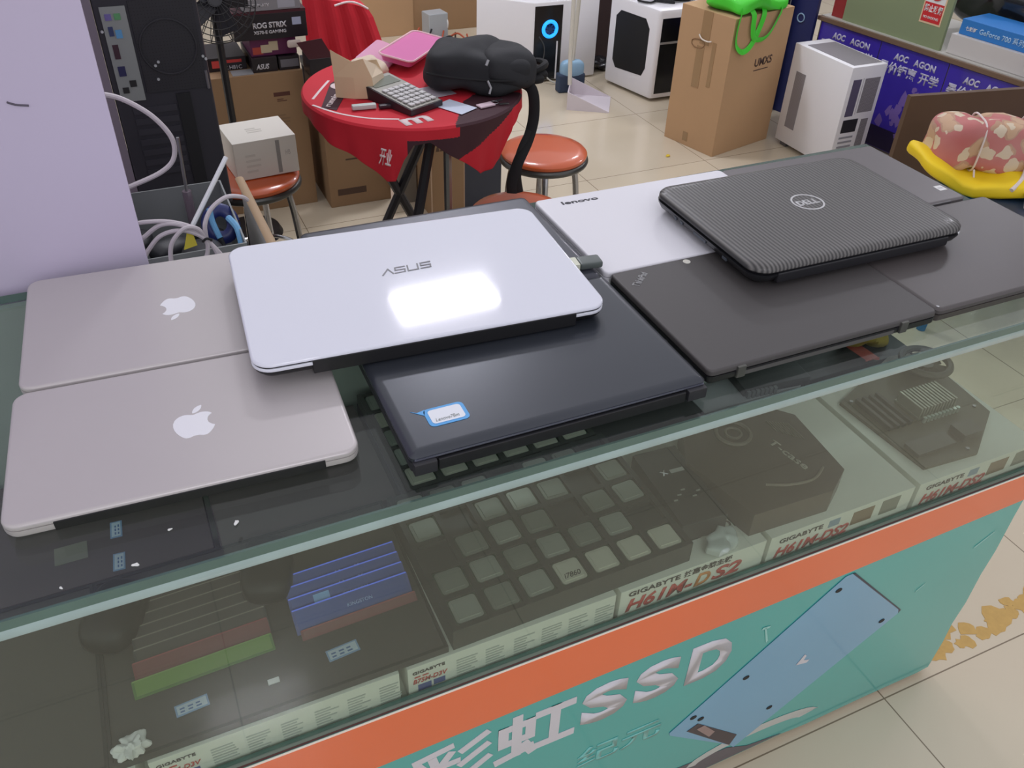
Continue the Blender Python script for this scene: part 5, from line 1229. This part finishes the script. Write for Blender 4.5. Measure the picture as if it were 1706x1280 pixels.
box('bar_code', (0.034, 0.07, -0.0010, 0, 0.010, 0.036), mat('barcode', (196, 180, 150), 0.5), oA4); box('bar_code', (0.062, 0.092, -0.0016, 0, 0.016, 0.046), mat('barcode', (196, 180, 150)), oA4)
tag(box('foil_disc', (0.825, 0.872, 2.490, 2.505, 0.575, 0.60), mat('disc_pale', (214, 196, 186), 0.4), bev=0.007), 'half round pale disc against the purple part box', 'disc')
bpy.data.objects['foil_disc'].location.z = -0.0
tA5, oA5 = part_box('wide black mainboard box with white lettering, near the top of the stack', 0.655, 0.900, 2.50, 0.20, 0.6085, 0.690, BB, 0.0, (('ROG STRIX', 0.065, 0.036, 0.112, 0.019, LW, {'bold': 0.04}), ('X570-E GAMING', 0.065, 0.018, 0.108, 0.011, LW, {'bold': 0.03})))
box('silver_label', (0.196, 0.226, -0.0008, 0, 0.040, 0.064), mat('label_silver', (170, 176, 200), 0.4), oA5)
box('top_gap', (0.0, 0.245, -0.0004, 0.2, 0.0815, 0.090), BM, oA5)
tA6, oA6 = part_box('grey printed box on the very top of the stack of part boxes', 0.695, 0.885, 2.50, 0.19, 0.6995, 0.765, mat('box_grey', (136, 134, 138), 0.5), 0.0, (('SUPPORT', 0.018, 0.034, 0.07, 0.014, LW, {'bold': 0.02}), ('EATX/M-ATX', 0.018, 0.012, 0.07, 0.011, LW, {'bold': 0.02})))
box('pale_panel', (0.115, 0.172, -0.0007, 0, 0.006, 0.058), mat('panel_pale', (166, 166, 176), 0.5), oA6)
# open flap box on the right of the stack
tA7, oA7 = part_box('small black box with an open flap at the right side of the stack', 0.872, 0.955, 2.40, 0.10, 0.5, 0.560, BB, 0.0)
sheet('flap', [[(0.0, 0.0, 0.0605), (0.083, 0.0, 0.0605)], [(-0.035, 0.0, 0.118), (0.05, 0.0, 0.125)]], 0.002, BM, oA7)
sup = box('support_carton', (0.868, 0.985, 2.42, 2.48, 0.3705, 0.4995), mat('carton_dim', (84, 68, 54), 0.8), None)
tag(sup, 'dim brown carton under the small black box with the open flap', 'carton')
# papers on carton
tag(box('flat_sheet', (0.63, 0.70, 2.495, 2.55, 0.5, 0.502), mat('sheet_grey2', (150, 150, 152), 0.5)), 'thin grey sheet lying on the large brown carton', 'sheet')

# desk fan behind the tower
tV = thing('fan', 'black wire-caged fan standing behind the black tower case', 'fan', (0.585, 2.28, 0.0))
FB = mat('fan_black', (26, 26, 30), 0.4)
Mv = Matrix.Translation((0, 0, 0.80)) @ Matrix.Rotation(math.radians(72), 4, 'X')
bm = bmesh.new()
for r, z in ((0.045, 0.048), (0.065, 0.045), (0.085, 0.038), (0.103, 0.028), (0.118, 0.012), (0.122, -0.01)): addtorus(bm, r, 0.0016, z, 40, 5, M=Mv)
for k in range(24):
    a = 2 * PI * k / 24
    P = [Mv @ Vector((r * math.cos(a), r * math.sin(a), z)) for r, z in ((0.02, 0.049), (0.065, 0.045), (0.103, 0.028), (0.122, -0.01), (0.10, -0.045), (0.03, -0.06))]
    addtube(bm, P, 0.0012, 4)
mk('cage', bm, FB, tV)
bm = bmesh.new()
for k in range(5): addbox(bm, 0.015, 0.098, -0.028, 0.028, -0.001, 0.001, M=Mv @ Matrix.Rotation(2 * PI * k / 5, 4, 'Z') @ Matrix.Rotation(0.45, 4, 'X'))
v = addcyl(bm, 0, 0, -0.05, 0.02, 0.022, seg=20); bmesh.ops.transform(bm, matrix=Mv, verts=v)
mk('blades', bm, mat('fan_blade', (44, 44, 50), 0.35), tV)
tube('stand', [(0, 0.04, 0.78), (0, 0.05, 0.4), (0, 0.05, 0.02)], 0.012, FB, tV)
bm = bmesh.new(); addcyl(bm, 0, 0.05, 0, 0.02, 0.11, 0.10, seg=32); mk('foot', bm, FB, tV)

# black tower case on a low desk
tag(box('desk', (-0.25, 0.400, 1.36, 1.80, 0.0, 0.57), mat('desk_grey', (52, 50, 54), 0.6), bev=0.004), 'low dark desk under the black tower case', 'desk')
tZ = thing('computer_case', 'black tower case seen from behind beside the lilac wall, on the low desk', 'computer case', (0.249, 1.395, 0.5705), 0.0)
CB = mat('tower_black', (46, 45, 52), 0.5); CMs = mat_holes('tower_mesh', (40, 39, 44), (14, 14, 16), 160.0)
TWW, THH = 0.198, 0.492
box('body', (0, TWW, 0, 0.42, 0.0, THH), CB, tZ, bev=0.006)
io = box('port_plate', (0.012, 0.060, -0.003, 0.0, 0.262, 0.450), mat('port_plate', (150, 154, 152), 0.4, metal=0.3), tZ); io['label'] = 'silver connector plate'
for (px_, pz_, pw, ph, mm) in ((0.019, 0.385, 0.012, 0.012, mat('p_violet', (110, 100, 160), 0.5)), (0.036, 0.385, 0.012, 0.012, mat('p_green', (90, 150, 100), 0.5)), (0.020, 0.355, 0.009, 0.018, mat('p_dblue', (50, 60, 100), 0.5)), (0.032, 0.350, 0.012, 0.016, mat('p_blue', (90, 150, 196), 0.5)), (0.020, 0.310, 0.011, 0.028, mat('p_wine', (60, 34, 46), 0.5)), (0.020, 0.275, 0.014, 0.020, mat('p_navy', (40, 40, 80), 0.5)), (0.036, 0.252, 0.013, 0.013, INK), (0.020, 0.240, 0.012, 0.012, INK)):
    box('port', (px_, px_ + pw, -0.0045, -0.003, pz_ + 0.040, pz_ + 0.040 + ph), mm, io)
mg = box('vent_mesh', (0.066, 0.188, -0.0025, 0.0, 0.275, 0.458), CMs, tZ)
bm = bmesh.new(); addtorus(bm, 0.055, 0.002, 0, 40, 6, M=Matrix.Translation((0.126, -0.004, 0.365)) @ Matrix.Rotation(PI / 2, 4, 'X')); mk('fan_ring', bm, mat('ring_dk', (48, 47, 52), 0.4), tZ)
for k in range(7): box('slot_cover', (0.030, 0.118, -0.003, 0.0, 0.095 + 0.023 * k, 0.108 + 0.023 * k), mat('slotc', (66, 65, 72), 0.35, metal=0.3), tZ)
box('side_rail', (0.122, 0.150, -0.004, 0.0, 0.04, 0.268), mat('rail_black', (24, 24, 28), 0.5), tZ)
for (sx_, sz_) in ((0.008, 0.365), (0.190, 0.300), (0.195, 0.294), (0.093, 0.29), (0.10, 0.297), (0.093, 0.262)):
    bm = bmesh.new(); v = addcyl(bm, 0, 0, -0.002, 0.002, 0.0028, seg=10); bmesh.ops.transform(bm, matrix=Matrix.Translation((sx_, -0.004, sz_ + 0.04)) @ Matrix.Rotation(PI / 2, 4, 'X'), verts=v); mk('screw', bm, mat('screw_bright', (206, 208, 212), 0.3, metal=0.5), tZ)
tube('latch', [(0.190, -0.003, 0.310), (0.190, -0.003, 0.272)], 0.003, mat('latch_grey', (112, 112, 116), 0.4, metal=0.5), tZ)
tag(box('partition_board', (-0.3, 0.2486, 1.396, 1.416, 0.5702, 1.30), mat('partition_lilac', (126, 116, 128), 0.6), bev=0.001), 'grey lilac board standing between the lilac wall and the black tower', 'board')

# ================================================================== TOOL BOX BEHIND THE COUNTER
tM = thing('tool_bin', 'open grey metal bin full of tools behind the silver laptops', 'bin', (0.255, 0.795, 0.66), 0.0)
GM = mat('bin_grey', (146, 150, 150), 0.45, metal=0.35)
GT = 0.003; bw, bd, bh = 0.142, 0.265, 0.12
def wl(name, x0, x1, y0, y1, z0_, z1_): return box(name, (x0, x1, y0, y1, z0_, z1_), GM, tM)
wl('wall', -0.06, bw, 0, GT, 0, bh); wl('wall', -0.06, bw, bd - GT, bd, 0, bh)
wl('wall', -0.06, -0.06 + GT, GT, bd - GT, 0, bh); wl('wall', bw - GT, bw, GT, bd - GT, 0, bh); wl('base', -0.06 + GT, bw - GT, GT, bd - GT, 0, 0.004)
tag(box('bin_stand', (0.15, 0.400, 0.77, 1.08, 0.0, 0.6595), mat('stand_dark', (44, 44, 50), 0.6), bev=0.003), 'dark cabinet carrying the metal tool bin', 'cabinet')
tag(box('metal_sheet', (0.430, 0.437, 0.745, 1.05, 0.30, 0.770), mat('panel_greyw', (232, 228, 222), 0.5), bev=0.002), 'pale grey metal panel standing right of the tool bin', 'panel')
tag(tube('wood_strip', [(0.432, 1.06, 0.778), (0.437, 0.75, 0.774)], 0.01, mat('strip_wood', (176, 150, 120), 0.7), None, flat=(0.008, 0.0035), up=(0, 0, 1)), 'worn wooden strip leaning on the grey panel beside the tool bin', 'wood strip')
tag(superbox('speaker_lump', 0.038, 0.045, 0.040, mat('lump_dark', (52, 52, 56), 0.6), None, (0.330, 0.855, 0.722), (0, 0, 0.2), e=0.75, n=18), 'round dark grey speaker inside the tool bin', 'speaker')
for k, (a, b, c) in enumerate(((0.25, 0.88, 0.70), (0.28, 0.95, 0.71), (0.23, 0.98, 0.72), (0.35, 0.99, 0.705), (0.27, 0.84, 0.69))):
    tag(superbox('black_tool', 0.045, 0.022, 0.018, mat('tool_black%d' % (k % 2), (26 + 14 * (k % 2), 27 + 14 * (k % 2), 32 + 14 * (k % 2)), 0.5), None, (a, b, c), (0.3, 0.2, k * 0.7), e=0.7, n=12), 'black tool part lying in the metal bin', 'tool', 'black tools in the metal bin')
tag(tube('blue_tape_roll', [(0.372 + 0.022 * math.cos(t), 0.93 + 0.012 * math.sin(t), 0.755 + 0.022 * math.sin(t)) for t in [2 * PI * k / 24 for k in range(25)]], 0.01, mat('roll_navy', (40, 50, 110), 0.4), None, flat=(0.012, 0.006)), 'navy blue roll in the tool bin', 'tape roll')
LB = mat('tool_lightblue', (110, 170, 214), 0.4)
tpz = thing('pliers', 'pliers with light blue handles in the tool bin', 'pliers', (0.368, 0.885, 0.748))
tube('handle', [(-0.012, 0.02, 0.052), (-0.012, 0.01, 0.03), (-0.006, -0.005, 0.005)], 0.005, LB, tpz, smooth_n=4)
tube('handle', [(0.015, 0.0, 0.038), (0.024, -0.03, 0.03), (0.024, -0.055, 0.005)], 0.006, LB, tpz, smooth_n=4)
tube('jaw', [(-0.006, -0.005, 0.005), (0.0, -0.01, -0.03)], 0.005, STEEL, tpz)
tag(tube('steel_rod', [(0.322, 0.90, 0.775), (0.405, 0.96, 0.865)], 0.0042, mat('rod_bright', (240, 242, 246), 0.3), None), 'bright steel rod leaning diagonally out of the tool bin', 'rod')
tsd = thing('screwdriver', 'screwdriver with a clear handle standing in the tool bin', 'screwdriver', (0.327, 0.945, 0.762), 0)
tube('shaft', [(0, 0, 0.055), (0.004, 0.0, 0.155)], 0.0028, STEEL, tsd)
tube('grip', [(0, 0, -0.005), (0, 0, 0.058)], 0.008, mat('grip_clear', (108, 96, 106), 0.2, coat=0.6), tsd)
tyc = poly('yellow_clip', [(0, 0), (0.022, 0.004), (0.018, 0.032), (0.012, 0.030)], 0, 0.008, mat('clip_yellow', (206, 190, 44), 0.4), None, (0.296, 0.80, 0.785), (1.2, 0, 0)); tag(tyc, 'yellow plastic clip at the near rim of the tool bin', 'clip')
# white cables
WCB = mat('cable_white', (206, 198, 204), 0.5)
tag(tube('network_cable', [(0.215, 0.94, 1.003), (0.237, 0.95, 0.999), (0.265, 0.95, 0.986), (0.300, 0.95, 0.955), (0.322, 0.95, 0.915), (0.318, 0.95, 0.880), (0.292, 0.95, 0.858), (0.24, 0.95, 0.841), (0.20, 0.95, 0.83)], 0.0042, WCB, None, smooth_n=8), 'single white cable looping in the air in front of the black tower', 'cable')
tcb = thing('cable_bundle', 'coil of white cables tied with a black twist behind the silver laptop', 'cable', (0.332, 0.78, 0.808))
def cb(P, m=WCB, r=0.0036): tube('strand' if m is WCB else 'twist_tie', [(p[0] - 0.332, p[1] - 0.78, p[2] - 0.808) for p in P], r, m, tcb, smooth_n=8)
cb([(0.215, 0.80, 0.842), (0.243, 0.79, 0.849), (0.281, 0.785, 0.846), (0.315, 0.78, 0.832), (0.332, 0.78, 0.808), (0.352, 0.775, 0.774), (0.365, 0.77, 0.74)])
cb([(0.215, 0.80, 0.800), (0.242, 0.79, 0.824), (0.270, 0.785, 0.842), (0.300, 0.78, 0.838), (0.332, 0.779, 0.808), (0.345, 0.775, 0.780), (0.350, 0.77, 0.745)])
cb([(0.225, 0.79, 0.775), (0.245, 0.785, 0.805), (0.268, 0.782, 0.826), (0.300, 0.778, 0.830), (0.330, 0.777, 0.810), (0.330, 0.775, 0.785), (0.315, 0.77, 0.765)])
cb([(0.272, 0.765, 0.745), (0.272, 0.77, 0.785), (0.280, 0.772, 0.815), (0.303, 0.774, 0.835), (0.322, 0.776, 0.830), (0.333, 0.78, 0.808)])
cb([(0.333, 0.78, 0.808), (0.336, 0.78, 0.835), (0.352, 0.79, 0.855), (0.378, 0.80, 0.865), (0.402, 0.81, 0.857), (0.412, 0.82, 0.845)])
cb([(0.326, 0.775, 0.806), (0.333, 0.772, 0.812), (0.340, 0.776, 0.806), (0.333, 0.782, 0.802), (0.327, 0.777, 0.807)], INK, 0.002)

# ================================================================== FAR BACKGROUND
tq = thing('red_cape', 'red promotional cloth draped over a chair behind the round table', 'cloth', (1.0, 2.92, 0))
rows_ = []
for j in range(9):
    z = 0.615 - 0.062 * j; row = []
    for i in range(25):
        u = i / 24.0; wdt = 0.255 + 0.02 * j
        x = -0.02 + u * wdt - 0.001 * j; y = -0.035 * (j / 8.0) + 0.014 * math.sin(u * 26 + j * 0.15) * (0.3 + j / 8.0)
        row.append((x, y, z - (0.05 * u * u if j == 0 else 0.02 * u)))
    rows_.append(row)
rows_.insert(0, [(p[0], p[1] + 0.10, p[2] + 0.004) for p in rows_[0]])
sheet('cloth', rows_, 0.002, RED, tq)
tube('white_trim', [(0.10, -0.012, 0.590), (0.15, -0.014, 0.600), (0.19, -0.012, 0.592), (0.232, -0.012, 0.568)], 0.004, CWH, tq, smooth_n=4)
tcr = thing('chair', 'dark chair almost hidden under the draped red cloth', 'chair', (1.0, 3.0, 0))
box('seat', (0.0, 0.22, -0.05, 0.2, 0.30, 0.33), BLK, tcr, bev=0.004)
box('backrest', (0.0, 0.21, -0.02, 0.0, 0.33, 0.545), BLK, tcr, bev=0.004)
for lx, ly in ((0.01, -0.04), (0.2, -0.04), (0.01, 0.18), (0.2, 0.18)): tube('leg', [(lx, ly, 0.30), (lx, ly, 0.0)], 0.009, BLK, tcr)
tcp = superbox('clear_bag', 0.085, 0.045, 0.06, mat('bag_clear', (150, 134, 122), 0.2, coat=0.8), None, (1.05, 2.965, 0.684), (0, 0, 0), e=0.75, lump=0.03, sc=20, n=16); tag(tcp, 'clear plastic bag of brownish things on the draped red cloth', 'bag')
t_, o_ = rotbox('carton', 'large tan carton at the back left of the floor', 'carton', (1.56, 4.42, 0), 0.0, 0.365, 0.4, 0.55, CARD, 'tan cartons at the back')
t_, o_ = rotbox('carton', 'large tan carton at the back beside the small white power supply', 'carton', (1.93, 4.44, 0), 0.0, 0.40, 0.4, 0.55, mat('cardboard_mid', (170, 136, 100), 0.8), 'tan cartons at the back')
tps = thing('power_supply', 'small white power supply on the floor before the tan cartons', 'power supply', (1.955, 4.24, 0), 0.1)
box('case', (0, 0.12, 0, 0.10, 0, 0.15), mat('psu_white', (176, 182, 186), 0.4), tps, bev=0.006)
bm = bmesh.new(); addtorus(bm, 0.035, 0.004, 0, 24, 6, M=Matrix.Translation((0.115, 0.03, 0.09)) @ Matrix.Rotation(PI / 2, 4, 'Y')); mk('ring', bm, PAPER_W, tps)
OC = mat('cable_orange', (176, 76, 44), 0.5)
for k in range(5):
    tube('cable', [(-0.01 + 0.03 * k, -0.02, 0.02), (-0.05 + 0.05 * k, -0.06, 0.01 + 0.01 * k), (-0.09 + 0.07 * k, -0.02 - 0.02 * k, 0.05 - 0.008 * k), (-0.06 + 0.075 * k, 0.0, 0.09 - 0.018 * k)], 0.005, OC if k % 2 == 0 else BLACK_PL, tps, smooth_n=5)
tag(superbox('dark_heap', 0.11, 0.1, 0.08, mat('heap_grey', (46, 44, 46), 0.7), None, (2.50, 4.75, 0.08), e=0.8, lump=0.06, sc=14, n=16, flatbot=-0.079), 'dark heap of bags far back on the floor', 'heap')
